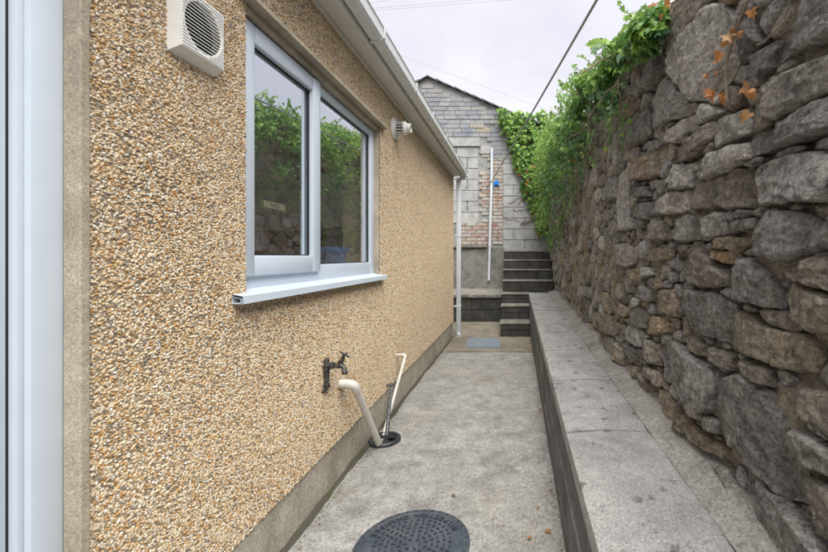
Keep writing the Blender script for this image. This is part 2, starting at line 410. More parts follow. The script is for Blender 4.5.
# ------------------------------------------------------------------ the house on the left
XW = -.95
H_Y0, H_Y1 = -1.6, 6.1
house = thing('pebbledash_house', (XW, 3, 0), 'tan pebbledashed bungalow wall with white window and gutter along the path', 'house')
WY0, WY1, WZ0, WZ1 = 1.43, 2.83, 1.07, 2.10
DY0, DY1, DZ1 = -.02, .889, 2.12
m = MB()
for (y0, y1, z0, z1) in ((DY1, WY0, .225, 2.39), (WY1, H_Y1, .225, 2.39), (WY0, WY1, .225, WZ0), (WY0, WY1, WZ1, 2.39), (H_Y0, DY0, .225, 2.39), (DY0, DY1, DZ1, 2.39)):
    m.box(XW - .25, XW, y0, y1, z0, z1)
m.build('wall', 'dash_mortar', house)
m = MB(); m.box(-5.0, XW - .25, H_Y1 - .25, H_Y1, 0, 2.39); m.box(-5.0, -4.75, H_Y0, .4, 0, 2.39); m.box(-5.0, -4.75, 3.7, H_Y1 - .25, 0, 2.39); m.box(-5.0, -4.75, .4, 3.7, 0, .8); m.box(-4.75, XW - .25, H_Y0, H_Y0 + .25, 0, 2.39)  # unseen wide opening at the back, added to let sky light in
m.build('rear_wall', 'beige_render', house)
m = MB(); m.box(XW - .25, XW - .003, DY1, H_Y1, -.05, .225); m.box(XW - .25, XW - .003, H_Y0, DY0, -.05, .225)
m.build('plinth', 'plinth', house)
# pebbledash coat: loose stone chips set in the mortar
m = MB()
def dash_rect(y0, y1, z0, z1):
    m.add([(XW + .003, y0, z0), (XW + .003, y1, z0), (XW + .003, y1, z1), (XW + .003, y0, z1)], [(0, 1, 2, 3)])
dash_rect(.903, WY0, .222, 2.372); dash_rect(WY1, H_Y1, .222, 2.372); dash_rect(WY0, WY1, .222, WZ0 - .03); dash_rect(WY0, WY1, WZ1 + .012, 2.372)
dash = m.build('pebbledash', ['dash_mortar', 'dash_chip'], house); tag(dash, kind='stuff')
ng = bpy.data.node_groups.new('pebble_chips', 'GeometryNodeTree')
ng.interface.new_socket('Geometry', in_out='INPUT', socket_type='NodeSocketGeometry')
ng.interface.new_socket('Geometry', in_out='OUTPUT', socket_type='NodeSocketGeometry')
G = ng.nodes; GL = ng.links
gi = G.new('NodeGroupInput'); go = G.new('NodeGroupOutput')
dp = G.new('GeometryNodeDistributePointsOnFaces'); dp.inputs['Density'].default_value = 36000
ic = G.new('GeometryNodeMeshIcoSphere'); ic.inputs['Radius'].default_value = 1; ic.inputs['Subdivisions'].default_value = 1
sm = G.new('GeometryNodeSetMaterial'); sm.inputs['Material'].default_value = MATS['dash_chip']
ip = G.new('GeometryNodeInstanceOnPoints')
rr = G.new('FunctionNodeRandomValue'); rr.data_type = 'FLOAT_VECTOR'; rr.inputs[0].default_value = (0, 0, 0); rr.inputs[1].default_value = (6.28, 6.28, 6.28)
rs = G.new('FunctionNodeRandomValue'); rs.data_type = 'FLOAT_VECTOR'; rs.inputs[0].default_value = (.0019, .0022, .0020); rs.inputs[1].default_value = (.0044, .0062, .0052)
rs.inputs['Seed'].default_value = 4
jn = G.new('GeometryNodeJoinGeometry')
GL.new(gi.outputs[0], dp.inputs['Mesh']); GL.new(ic.outputs['Mesh'], sm.inputs['Geometry']); GL.new(sm.outputs[0], ip.inputs['Instance'])
GL.new(dp.outputs['Points'], ip.inputs['Points']); GL.new(rr.outputs[0], ip.inputs['Rotation']); GL.new(rs.outputs[0], ip.inputs['Scale'])
GL.new(gi.outputs[0], jn.inputs[0]); GL.new(ip.outputs[0], jn.inputs[0]); GL.new(jn.outputs[0], go.inputs[0])
md = dash.modifiers.new('chips', 'NODES'); md.node_group = ng

# render edge beside the door, reveals and lintel of the window
m = MB(); m.box(-.9775, XW + .011, .882, .903, .0, 2.375, .003); m.build('render_edge', 'beige_render', house)
m = MB()
m.box(-1.0, XW - .002, WY1 - .006, WY1 - .002, WZ0, WZ1 - .002)           # far reveal
m.box(-1.05, XW - .002, WY0 + .002, WY1 - .002, 2.062, WZ1 + .001)         # soffit of the opening
m.build('reveal', 'beige_render', house)
m = MB(); m.prism([(XW - .03, 2.092), (XW + .042, 2.090), (XW + .040, 2.108), (XW + .004, 2.135), (XW - .03, 2.14)], 'Y', WY0 - .06, WY1 + .05)
m.build('lintel_drip', 'beige_render', house)

# window: outer frame (part) with casement, panes, gaskets, sill
XF = -.985
m = MB(); b = .006
m.box(XF - .07, XF, WY0, WY0 + .05, 1.075, 2.06, b); m.box(XF - .07, XF, WY1 - .07, WY1 - .004, 1.075, 2.06, b)
m.box(XF - .069, XF - .001, WY0 + .05, WY1 - .07, 2.012, 2.06, b); m.box(XF - .069, XF - .001, WY0 + .05, WY1 - .07, 1.075, 1.158, b)
m.box(XF - .068, XF - .002, 1.985, 2.045, 1.158, 2.012, b)
window = m.build('window', 'white_upvc', house, smooth=True, at=(XF, 2.13, 1.075))
m = MB(); xc = -.966
m.box(xc - .06, xc, 1.44, 1.515, 1.125, 2.053, .008); m.box(xc - .06, xc, 1.947, 2.022, 1.125, 2.053, .008)
m.box(xc - .059, xc - .001, 1.515, 1.947, 1.125, 1.202, .008); m.box(xc - .059, xc - .001, 1.515, 1.947, 1.985, 2.053, .008)
cas = m.build('casement', 'white_upvc', window, smooth=True)
def gasket(y0, y1, z0, z1, x):
    m = MB(); t = .005
    m.box(x - .004, x + .004, y0, y0 + t, z0, z1); m.box(x - .004, x + .004, y1 - t * 1.6, y1, z0, z1)
    m.box(x - .004, x + .004, y0 + t, y1 - t * 1.6, z0, z0 + t); m.box(x - .004, x + .004, y0 + t, y1 - t * 1.6, z1 - t, z1)
    m.build('gasket', 'gasket', window)
    m = MB(); m.add([(x - .006, y0, z0), (x - .006, y1, z0), (x - .006, y1, z1), (x - .006, y0, z1)], [(0, 1, 2, 3)])
    return m.build('pane', 'glass', window)
gasket(1.515, 1.947, 1.202, 1.985, -.99)
gasket(2.045, WY1 - .07, 1.158, 2.012, -1.004)
m = MB()
sy0, sy1 = 1.357, 2.862
m.add([(x, y, z) for y in (sy0, sy1) for (x, z) in ((-1.0, 1.083), (-.908, 1.066), (-.906, 1.040), (-.914, 1.040), (-.916, 1.058), (-1.0, 1.074))],
      [(0, 1, 7, 6), (1, 2, 8, 7), (2, 3, 9, 8), (3, 4, 10, 9), (4, 5, 11, 10)])
m.box(XW + .004, -.917, sy0 + .002, sy1 - .03, 1.0405, 1.0445)
m.box(-.947, -.943, sy0 + .002, sy1 - .03, 1.045, 1.062)
m.build('sill', 'white_upvc', window)
# inside of the room behind the window
m = MB()
m.box(-1.28, -1.055, WY0, WY1, 1.10, 1.128)                                  # window board
m.build('window_board', 'cupboard', house)
m = MB()
m.box(-3.2, XW - .25, 3.55, 3.65, 0, 2.39); m.box(-3.3, -3.2, .9, 3.65, 0, .9); m.box(-3.3, -3.2, .9, 3.65, 2.2, 2.39); m.box(-3.2, XW - .25, .92, 1.0, 0, 2.39)  # gap in the unseen back wall, added to brighten the room
m.box(-3.2, XW - .25, 1.0, 3.55, 2.34, 2.36)
m.build('interior_wall', 'interior_wall', house)
m = MB(); m.box(-3.2, XW - .25, 1.0, 3.55, .0, .05); m.box(-3.195, XW - .252, 3.53, 3.548, .05, 1.42); m.build('interior_floor', 'interior_dark', house)
# door at the left edge
m = MB(); m.box(-1.052, -1.002, .015, .806, .14, 2.05, .006); m.box(-1.004, -.999, .13, .69, .3, .95, .004); m.box(-1.004, -.999, .13, .69, 1.1, 1.95, .004)
door = m.build('door', 'white_upvc', house, smooth=True, at=(-1.0, .4, .1))
m = MB()
for (y0, y1) in ((.824, .8885), (DY0 + .001, .0)):
    m.box(-1.07, -.978, y0, y1, .06, DZ1, .006)
m.box(-1.07, -.990, .811, .8235, .06, DZ1, .003)
m.box(-1.07, -.979, .0, .811, 2.06, DZ1, .006)
m.build('door_frame', 'white_upvc', door, smooth=True)
m = MB(); m.box(-1.05, -1.006, .8063, .8108, .1, 2.06); m.build('gasket', 'gasket', door)
m = MB(); m.box(-1.3, -.93, DY0 + .005, DY1 - .005, -.05, .06, .004); m.build('threshold', 'plinth', door)
# eaves
m = MB(); m.box(XW - .05, -.842, H_Y0, H_Y1 + .02, 2.3925, 2.41); m.box(XW + .001, XW + .022, .0, H_Y1, 2.372, 2.392, .004); m.build('soffit', 'soffit_paint', house)
m = MB(); m.box(-.842, -.824, H_Y0, H_Y1 + .02, 2.374, 2.56, .003); m.build('fascia', 'soffit_paint', house)
m = MB(); pr = []
gx0, gx1, gz0, gz1 = -.820, -.742, 2.398, 2.468
prof = [(gx0, gz1), (gx0, gz0 + .012), (gx0 + .012, gz0), (gx1 - .02, gz0), (gx1 - .004, gz0 + .016), (gx1, gz1 - .008), (gx1 + .006, gz1), (gx1 - .004, gz1),
        (gx1 - .008, gz0 + .018), (gx1 - .022, gz0 + .004), (gx0 + .014, gz0 + .004), (gx0 + .004, gz0 + .014), (gx0 + .004, gz1)]
m.prism(prof, 'Y', H_Y0, 6.2)
gutter = m.build('gutter', 'aged_white', house)
for gy in (.9, 1.6, 2.29, 3.02, 3.62, 4.3, 5.08, 5.75):
    m = MB(); e = .0045
    m.prism([(gx0 + .001, gz1), (gx0 + .001, gz0 - e), (gx1 - .02, gz0 - e), (gx1 + .004, gz0 + .016), (gx1 + .011, gz1 + .004), (gx1 - .003, gz1 + .004), (gx1 + .003, gz1 - .004), (gx1 - .001, gz0 + .016), (gx1 - .022, gz0 - .001), (gx0 + .004, gz0 - .001), (gx0 + .004, gz1)], 'Y', gy - .013, gy + .013)
    m.build('bracket', 'aged_white', gutter)
m = MB(); m.prism([(gx0, gz0), (gx1, gz0), (gx1 + .004, gz1), (gx0, gz1)], 'Y', 6.2005, 6.206); m.build('stop_end', 'aged_white', gutter)
m = MB(); px_, py_ = -.872, 6.14
m.box(px_ - .033, px_ + .033, py_ - .033, py_ + .033, .03, 2.35, .008)
m.tube([(px_, py_, 2.33), (px_ + .01, py_, 2.352), (-.80, py_, 2.365), (-.785, py_, 2.40)], .028, 12)
m.box(-.83, -.74, py_ - .05, py_ + .05, 2.385, 2.3975, .004)
m.tube([(px_, py_, .045), (px_ + .006, py_ - .02, .02), (px_ + .015, py_ - .06, .012)], .034, 12)
dpipe = m.build('downpipe', 'pipe_bluewhite', house, smooth=True)
for z in (.45, 1.5):
    m = MB(); m.box(px_ - .055, px_ + .038, py_ - .037, py_ + .037, z - .012, z + .012, .004); m.box(XW, px_ - .05, py_ - .01, py_ + .01, z - .01, z + .01)
    m.build('bracket', 'pipe_bluewhite', dpipe)
m = MB()
rp = [(-.775, 2.50), (-.775, 2.535), (-2.98, 3.36), (-5.2, 2.535), (-5.2, 2.50), (-2.98, 3.32)]
m.prism(rp, 'Y', H_Y0 - .1, H_Y1 + .05); m.prism([(-5.0, 2.391), (-.85, 2.43), (-.85, 2.49), (-2.98, 3.30), (-5.0, 2.49)], 'Y', H_Y1 - .2, H_Y1 - .05)
m.build('roof', 'slate_roof', house)
# dirt and moss along the foot of the plinth
m = MB(); nn = 200
for k in range(nn + 1):
    y = .3 + 5.75 * k / nn; w = .012 + .014 * (fbm((y, 1, 1), 3, 3) + .5); h = .010 + .016 * (fbm((y, 4, 1), 4, 4) + .4)
    m.v += [(XW - .005, y, max(.008, h)), (XW + w * .5, y, max(.006, h * .75)), (XW + w + .012, y, -.012)]
for k in range(nn):
    a = 3 * k
    for q in (0, 1): m.f.append((a + q, a + q + 1, a + q + 4, a + q + 3)); m.mi.append(0)
mo = m.build('moss', 'moss', smooth=True); tag(mo, 'dark dirt and moss lying along the foot of the plinth', 'moss', kind='stuff')

# ------------------------------------------------------------------ things on and by the house wall
# square extractor vent
vy0, vy1, vz0, vz1 = 1.110, 1.276, 1.755, 1.965
vx = -.9115
vent = thing('extractor_vent', (XW, (vy0 + vy1) / 2, vz0), 'square white plastic extractor vent with round slatted opening above the window corner', 'vent')
m = MB()
vc = ((vy0 + vy1) / 2 + .002, (1.777 + 1.945) / 2)
fy0, fy1, fz0, fz1 = vy0 + .004, vy1 - .002, 1.776, 1.946
nC = 48; rC = .0705
ring = [(vc[0] + rC * math.cos(2 * math.pi * k / nC), vc[1] + rC * math.sin(2 * math.pi * k / nC)) for k in range(nC)]
def sq(k):
    a = 2 * math.pi * k / nC; c_, s_ = math.cos(a), math.sin(a); t = 1 / max(abs(c_), abs(s_))
    return ((fy0 + fy1) / 2 + c_ * t * (fy1 - fy0) / 2, (fz0 + fz1) / 2 + s_ * t * (fz1 - fz0) / 2)
outer = [sq(k) for k in range(nC)]
vs = [(vx, *p) for p in ring] + [(vx, *p) for p in outer] + [(vx - .028, *p) for p in ring]
base = []
for k in range(nC):
    y, z = outer[k]; u = (y - fy0) / (fy1 - fy0); w = (z - fz0) / (fz1 - fz0)
    base.append((XW + .002, vy0 - .004 + u * (vy1 - vy0 + .006), vz0 + w * (vz1 - vz0)))
vs += base
fs = []
for k in range(nC):
    j = (k + 1) % nC
    fs += [(k, j, nC + j, nC + k), (k, j, 2 * nC + j, 2 * nC + k), (nC + k, nC + j, 3 * nC + j, 3 * nC + k)]
m.add(vs, fs); m.build('housing', 'vent_white', vent)
m = MB(); m.disc((vx - .027, *vc), rC, nC, 'X'); m.build('opening', 'void_black', vent)
for k in range(14):
    z = vc[1] - rC + (k + .5) * 2 * rC / 14; hw = math.sqrt(max(0, rC ** 2 - (z - vc[1]) ** 2))
    if hw < .012: continue
    m = MB(); m.add([(vx - .002, vc[0] - hw, z - .0012), (vx - .002, vc[0] + hw, z - .0012), (vx - .002, vc[0] + hw, z + .0010), (vx - .002, vc[0] - hw, z + .0010),
                     (vx - .009, vc[0] - hw, z + .0025), (vx - .009, vc[0] + hw, z + .0025), (vx - .009, vc[0] + hw, z + .004), (vx - .009, vc[0] - hw, z + .004)],
                    [(0, 1, 2, 3), (0, 1, 5, 4), (3, 2, 6, 7), (4, 5, 6, 7), (0, 3, 7, 4), (1, 2, 6, 5)])
    m.build('slat', 'vent_white', vent)
for k in range(20):   # fine ribs moulded over the square face outside the circle
    z = fz0 + .006 + k * (fz1 - fz0 - .012) / 19; d = abs(z - vc[1]); hw = math.sqrt(max(0, (rC + .003) ** 2 - d * d)) if d < rC + .003 else 0
    for (a, b_) in (((fy0 + .004, fy1 - .004),) if hw == 0 else ((fy0 + .004, vc[0] - hw), (vc[0] + hw, fy1 - .004))):
        if b_ - a > .004: m = MB(); m.box(vx - .001, vx + .0016, a, b_, z - .0016, z + .0016); m.build('rib', 'vent_white', vent)

# boiler flue terminal
fy, fz = 3.146, 2.18
flue = thing('boiler_flue', (XW, fy, fz), 'round white boiler flue terminal sticking out under the eaves', 'flue')
m = MB(); m.lathe([(.0, .012), (.06, .012), (.078, .010), (.083, .004), (.083, .0)], (XW + .006, fy, fz), 'X', 32); m.build('wall_plate', 'vent_white', flue, smooth=True)
m = MB(); m.lathe([(.052, .015), (.052, .03), (.045, .032), (.045, .015)], (XW, fy, fz), 'X', 28, closed=True); m.build('collar', 'vent_white', flue, smooth=True)
m = MB()
m.lathe([(.052, .085), (.050, .10), (.036, .105), (.036, .135), (.030, .138), (.028, .085)], (XW, fy, fz), 'X', 28, closed=True)
m.build('outlet', 'vent_white', flue, smooth=True)
m = MB()
for k in range(14):
    a = 2 * math.pi * k / 14
    m.tube([(XW + .025, fy + .047 * math.cos(a), fz + .047 * math.sin(a)), (XW + .092, fy + .047 * math.cos(a), fz + .047 * math.sin(a))], .0035, 6)
m.build('guard', 'vent_white', flue)
m = MB(); m.lathe([(.03, .01), (.03, .128), (.0, .128)], (XW, fy, fz), 'X', 24); m.build('bore', 'grey_pipe', flue, smooth=True)

# outside tap
ty, tz = 2.0, .665
tap = thing('outside_tap', (XW, ty, .55), 'tarnished dark metal outside tap on the pebbledash wall', 'tap')
m = MB()
m.tube([(XW + .022, ty, tz + .022), (XW + .022, ty, tz - .02), (XW + .022, ty, tz - .09), (XW + .018, ty - .004, tz - .115), (XW + .0, ty - .008, tz - .125)], [.013, .014, .0095, .0095, .0095], 12)
m.lathe([(.0, 0), (.016, 0), (.016, .016), (.013, .018)], (XW + .022, ty, tz - .105), 'Z', 8)
m.lathe([(.0, 0), (.013, 0), (.013, .014), (.0, .018)], (XW + .022, ty, tz + .02), 'Z', 8)
m.build('supply_pipe', 'tap_metal', tap, smooth=True)
m = MB()
m.tube([(XW + .01, ty, tz), (XW + .04, ty, tz), (XW + .045, ty, tz), (XW + .058, ty, tz), (XW + .060, ty, tz), (XW + .09, ty, tz)], [.013, .013, .0175, .0175, .012, .015], 8)
m.tube([(XW + .075, ty, tz), (XW + .095, ty, tz), (XW + .108, ty - .004, tz - .010), (XW + .112, ty - .006, tz - .034)], [.014, .0135, .012, .012], 12)
m.lathe([(.0105, 0), (.0145, 0), (.0145, .010), (.012, .012)], (XW + .112, ty - .006, tz - .038), 'Z', 12)
m.build('body', 'tap_metal', tap, smooth=True)
m = MB()
m.tube([(XW + .08, ty, tz), (XW + .093, ty, tz + .022), (XW + .103, ty, tz + .04)], [.013, .0125, .010], 8)
m.tube([(XW + .103, ty, tz + .04), (XW + .108, ty, tz + .052)], .006, 8)
d = Vector((.5, .1, .86)).normalized(); c0 = Vector((XW + .110, ty, tz + .055)); s_ = Vector((.86, 0, -.5))
m.tube([c0 - s_ * .026, c0 - s_ * .010, c0 + s_ * .010, c0 + s_ * .026], [.006, .0045, .0045, .006], 8)
m.tube([c0 - Vector((0, 1, 0)) * .024, c0 + Vector((0, 1, 0)) * .024], .005, 8)
m.build('handle', 'tap_metal', tap, smooth=True)

# gully, waste pipes
def arc_pts(a, c, b, r, n=6):
    """rounded corner at c between a and b"""
    a, b, c = Vector(a), Vector(b), Vector(c); u = (a - c).normalized(); w = (b - c).normalized(); p0 = c + u * r; p1 = c + w * r; out = []
    for i in range(n + 1):
        t = i / n; out.append(p0 * (1 - t) ** 2 + c * 2 * t * (1 - t) + p1 * t * t)
    return out
gully = thing('drain_gully', (DRAIN[0], DRAIN[1], 0), 'round black plastic drain gully where three pipes end', 'drain')
m = MB(); m.lathe([(.078, .006), (.082, .020), (.096, .022), (.104, .016), (.106, -.01), (.098, -.02), (.080, -.03), (.074, -.1), (.068, -.1)], (DRAIN[0], DRAIN[1], 0), 'Z', 40, closed=True)
m.build('rim', 'black_plastic', gully, smooth=True)
m = MB(); m.lathe([(.077, .0), (.07, -.06), (.06, -.14), (0, -.14)], (DRAIN[0], DRAIN[1], 0), 'Z', 32); m.build('bowl', 'void_black', gully, smooth=True)
for k, yy in enumerate((-.055, -.033, -.011, .011, .033, .055)):
    if k in (2, 3): continue
    hw = math.sqrt(.078 ** 2 - yy ** 2); m = MB(); m.box(DRAIN[0] - hw, DRAIN[0] + hw, DRAIN[1] + yy - .005, DRAIN[1] + yy + .005, .001, .012, .002); m.build('bar', 'black_plastic', gully)
m = MB(); m.box(DRAIN[0] - .006, DRAIN[0] + .006, DRAIN[1] - .078, DRAIN[1] + .078, .002, .010, .002); m.build('bar', 'black_plastic', gully)

P0 = Vector((XW - .01, 2.185, .517)); P1 = Vector((XW + .078, 2.19, .517)); P2 = Vector((-.868, 2.632, -.05))
wp = thing('waste_pipe', P0, 'thick cream plastic waste pipe elbowing out of the wall into the drain', 'pipe')
path = [P0] + arc_pts(P0, P1, P2, .034, 8) + [P2]
m = MB(); m.tube(path, .0205, 16); m.build('pipe', 'pipe_white', wp, smooth=True)
m = MB(); ap = arc_pts(P0, P1, P2, .040, 8); m.tube([P0 + Vector((.022, 0, 0))] + ap + [ap[-1] + (P2 - P1).normalized() * .022], .0245, 16); m.build('elbow', 'pipe_white', wp, smooth=True)
Q0 = Vector((XW - .01, 3.21, .425)); Q1 = Vector((-.872, 3.21, .425)); Q2 = Vector((-.895, 2.69, -.04))
op = thing('overflow_pipe', Q0, 'thin white overflow pipe with square bend slanting down to the drain', 'pipe')
m = MB(); m.tube([Q0] + arc_pts(Q0, Q1, Q2, .018, 5) + [Q2], .0110, 12); m.build('pipe', 'pipe_white', op, smooth=True)
m = MB(); ap = arc_pts(Q0, Q1, Q2, .024, 5); m.tube([ap[0] - Vector((.01, 0, 0))] + ap + [ap[-1] + (Q2 - Q1).normalized() * .01], .0138, 12); m.build('elbow', 'pipe_white', op, smooth=True)
S0 = Vector((XW - .01, 2.975, .262)); S1 = Vector((-.908, 2.975, .262)); S2 = Vector((-.865, 2.70, -.04))
gp = thing('grey_waste_pipe', S0, 'dark grey thin pipe from the plinth top down into the drain', 'pipe')
m = MB(); m.tube([S0] + arc_pts(S0, S1, S2, .015, 4) + [S2], [.010] + [.010] * 5 + [.014], 12); m.build('pipe', 'grey_pipe', gp, smooth=True)
m = MB(); m.lathe([(.011, -.012), (.016, -.012), (.017, .0), (.016, .012), (.011, .012)], (S1.x, S1.y, S1.z), 'X', 12); m.build('collar', 'grey_pipe', gp, smooth=True)

# small things inside the window
bin_c = (-1.165, 2.60, 1.128)
bk = thing('storage_bin', bin_c, 'dark blue tub standing inside behind the right window pane', 'tub')
m = MB(); m.lathe([(0, 0), (.062, 0), (.080, .108), (.084, .112), (.078, .112), (.060, .004)], bin_c, 'Z', 28); m.build('tub', 'bin_blue', bk, smooth=True)
m = MB(); m.lathe([(.080, .098), (.094, .100), (.094, .128), (.082, .128)], bin_c, 'Z', 28, closed=True); m.build('rim', 'bin_blue', bk, smooth=True)
cb = thing('wall_cupboard', (-1.5, 3.4, 1.42), 'pale cupboard on the inside wall seen through the right window pane', 'cupboard')
m = MB(); m.box(-1.68, -1.25, 3.20, 3.529, 1.42, 1.85, .004); m.build('carcass', 'cupboard', cb)
m = MB(); m.box(-1.675, -1.255, 3.18, 3.198, 1.425, 1.845, .003); m.build('cupboard_door', 'cupboard', cb)
pq = thing('plaque', (-1.03, 1.74, 1.395), 'small beige lettered plaque seen behind the left window pane', 'plaque')
m = MB(); m.box(-1.03, -1.024, 1.664, 1.812, 1.398, 1.426, .002); m.build('board', 'plaque_wood', pq)
m = MB(); yy = 1.705
for k, w in enumerate((.004, .008, .004, .009, .005, .010, .004, .008)):
    m.box(-1.0242, -1.0235, yy, yy + w * .45, 1.405, 1.420); yy += w * .45 + .0062
tag(m.build('lettering', 'plaque_ink', pq), kind='stuff')

# ------------------------------------------------------------------ covers in the path
CX, CY, CR = -.4315, 1.688, .237
cover = thing('inspection_cover', (CX, CY, 0), 'round dark inspection chamber cover with raised lettering in the near path', 'manhole cover')
m = MB(); m.lathe([(0, .011), (.205, .011), (.207, .014), (.228, .014), (.236, .010), (.238, -.01)], (CX, CY, 0), 'Z', 72); m.build('lid', 'cover_plastic', cover, smooth=True)
m = MB()
def dash_bar(r, a, tangential, l=.016, w=.0062):
    c = Vector((CX + r * math.cos(a), CY + r * math.sin(a), .0)); t = Vector((-math.sin(a), math.cos(a), 0)) if tangential else Vector((math.cos(a), math.sin(a), 0)); q = Vector((-t.y, t.x, 0))
    vs = [c + t * sx * l / 2 * k + q * sy * w / 2 * k + Vector((0, 0, z)) for z, k in ((.010, 1.1), (.0165, .85)) for (sx, sy) in ((-1, -1), (1, -1), (1, 1), (-1, 1))]
    m.add(vs, [(4, 5, 6, 7), (0, 1, 5, 4), (1, 2, 6, 5), (2, 3, 7, 6), (3, 0, 4, 7)])
for i, r in enumerate((.030, .055, .080, .105, .130, .155)):
    k_n = int(2 * math.pi * r / .027)
    for k in range(k_n): dash_bar(r, 2 * math.pi * (k + .5 * (i % 2)) / k_n, (k + i) % 2 == 0)
for k in range(36): dash_bar(.221, 2 * math.pi * k / 36, k % 2 == 0, .016, .006)
tag(m.build('tread_pattern', 'cover_dark', cover), kind='stuff')
# ring lettering
chars = []
def ring_text(txt, r, a_mid, size, step):
    wd = [.45 if c == 'I' else .7 if c == ' ' else 1.2 if c in 'MN' else 1.0 for c in txt]
    tot = sum(wd); run = 0; n_ = len(txt)
    for i, ch in enumerate(txt):
        mid_ = run + wd[i] / 2; run += wd[i]
        if ch == ' ': continue
        a = a_mid + (mid_ - tot / 2) * step
        cu = bpy.data.curves.new('letter', 'FONT'); cu.body = ch; cu.size = size; cu.extrude = .0022; cu.align_x = 'CENTER'; cu.align_y = 'CENTER'; cu.resolution_u = 2
        ob = bpy.data.objects.new('letter', cu); COL.objects.link(ob)
        chars.append((ob, Matrix.Translation((CX + r * math.cos(a), CY + r * math.sin(a), .0135)) @ Matrix.Rotation(a + math.pi / 2, 4, 'Z')))
ring_text('INSPECTION CHAMBER', .187, R(97), .036, R(8.2))
dg = bpy.context.evaluated_depsgraph_get()
lm = MB()
for ob, mat in chars:
    me = ob.evaluated_get(dg).to_mesh()
    lm.add([mat @ v.co for v in me.vertices], [tuple(p.vertices) for p in me.polygons]); ob.evaluated_get(dg).to_mesh_clear()
for ob, _ in chars:
    cu = ob.data; bpy.data.objects.remove(ob); bpy.data.curves.remove(cu)
tag(lm.build('lettering', 'cover_dark', cover), kind='stuff')

plate = thing('metal_cover', (-.445, 5.62, 0), 'blue grey rectangular steel cover set in the path before the steps', 'manhole cover')
m = MB()
def quad_box(pts, z0, z1): m.add([(*p, z0) for p in pts] + [(*p, z1) for p in pts], [(3, 2, 1, 0), (4, 5, 6, 7), (0, 1, 5, 4), (1, 2, 6, 5), (2, 3, 7, 6), (3, 0, 4, 7)])
pc = [(-.676, 5.33), (-.216, 5.31), (-.238, 5.93), (-.700, 5.95)]
def ins(pts, k):
    cx = sum(p[0] for p in pts) / 4; cy = sum(p[1] for p in pts) / 4; return [(cx + (p[0] - cx) * k, cy + (p[1] - cy) * k) for p in pts]
quad_box(ins(pc, .93), .0, .016); m.build('lid', 'steel_plate', plate)
m = MB()
o_, i_ = pc, ins(pc, .94)
vs = [(*p, z) for p in o_ + i_ for z in (.0, .013)]
m.add(vs, [q for k in range(4) for q in ((2 * k + 1, 2 * ((k + 1) % 4) + 1, 8 + 2 * ((k + 1) % 4) + 1, 8 + 2 * k + 1), (2 * k, 2 * k + 1, 2 * ((k + 1) % 4) + 1, 2 * ((k + 1) % 4)), (8 + 2 * k, 8 + 2 * k + 1, 8 + 2 * ((k + 1) % 4) + 1, 8 + 2 * ((k + 1) % 4)))])
m.build('cover_frame', 'steel_plate', plate)
m = MB()
for k in range(9):
    for j in range(13):
        x = -.64 + k * .046; y = 5.38 + j * .041
        dx, dy = ((.012, .003) if (k + j) % 2 else (.003, .012)); m.box(x - dx, x + dx, y - dy, y + dy, .0158, .0182)
tag(m.build('tread_pattern', 'steel_plate', plate), kind='stuff')

# ------------------------------------------------------------------ low wall with coping slabs along the stone wall
XB = .205
def zb(y): return .475 + .0155 * y
low = thing('low_wall', (.4, 3.5, 0), 'low concrete topped wall running along the foot of the stone wall', 'wall')
yb0, yb1 = -1.0, 7.0
def sloped_box(m, x0, x1, y0, y1, za, zb_, b=0):
    vs = [(x, y, z) for (y, zz) in ((y0, (za(y0), zb_(y0))), (y1, (za(y1), zb_(y1)))) for z in zz for x in (x0, x1)]
    m.add(vs, [(0, 1, 3, 2), (4, 6, 7, 5), (0, 4, 5, 1), (2, 3, 7, 6), (0, 2, 6, 4), (1, 5, 7, 3)])
m = MB(); sloped_box(m, XB - .0035, .60, yb0, yb1 - .02, lambda y: -.05, lambda y: zb(y) - .052); m.build('core', 'pale_mortar', low)
rows = [(0, .26), (.305, .60), (.645, .955)]
for ri, (f0, f1) in enumerate(rows):
    y = yb0 + (.22 if ri % 2 else 0) - .22
    while y < yb1 - .03:
        y1 = min(y + .44, yb1 - .022); y0 = max(y, yb0)
        if y1 - y0 > .03:
            dx = random.uniform(-.008, -.005)
            m = MB(); sloped_box(m, XB + dx, XB + .03, y0 + .0015, y1 - .0015, lambda q: -.02 + f0 * (zb(q) - .035), lambda q: -.02 + f1 * (zb(q) - .035))
            m.build('block', 'face_block', low)
        y += .445
joints = [yb0, -.35, .3, .97, 1.64, 2.29, 2.97, 3.62, 4.27, 4.92, 5.57, 6.22, 6.87 + .13]
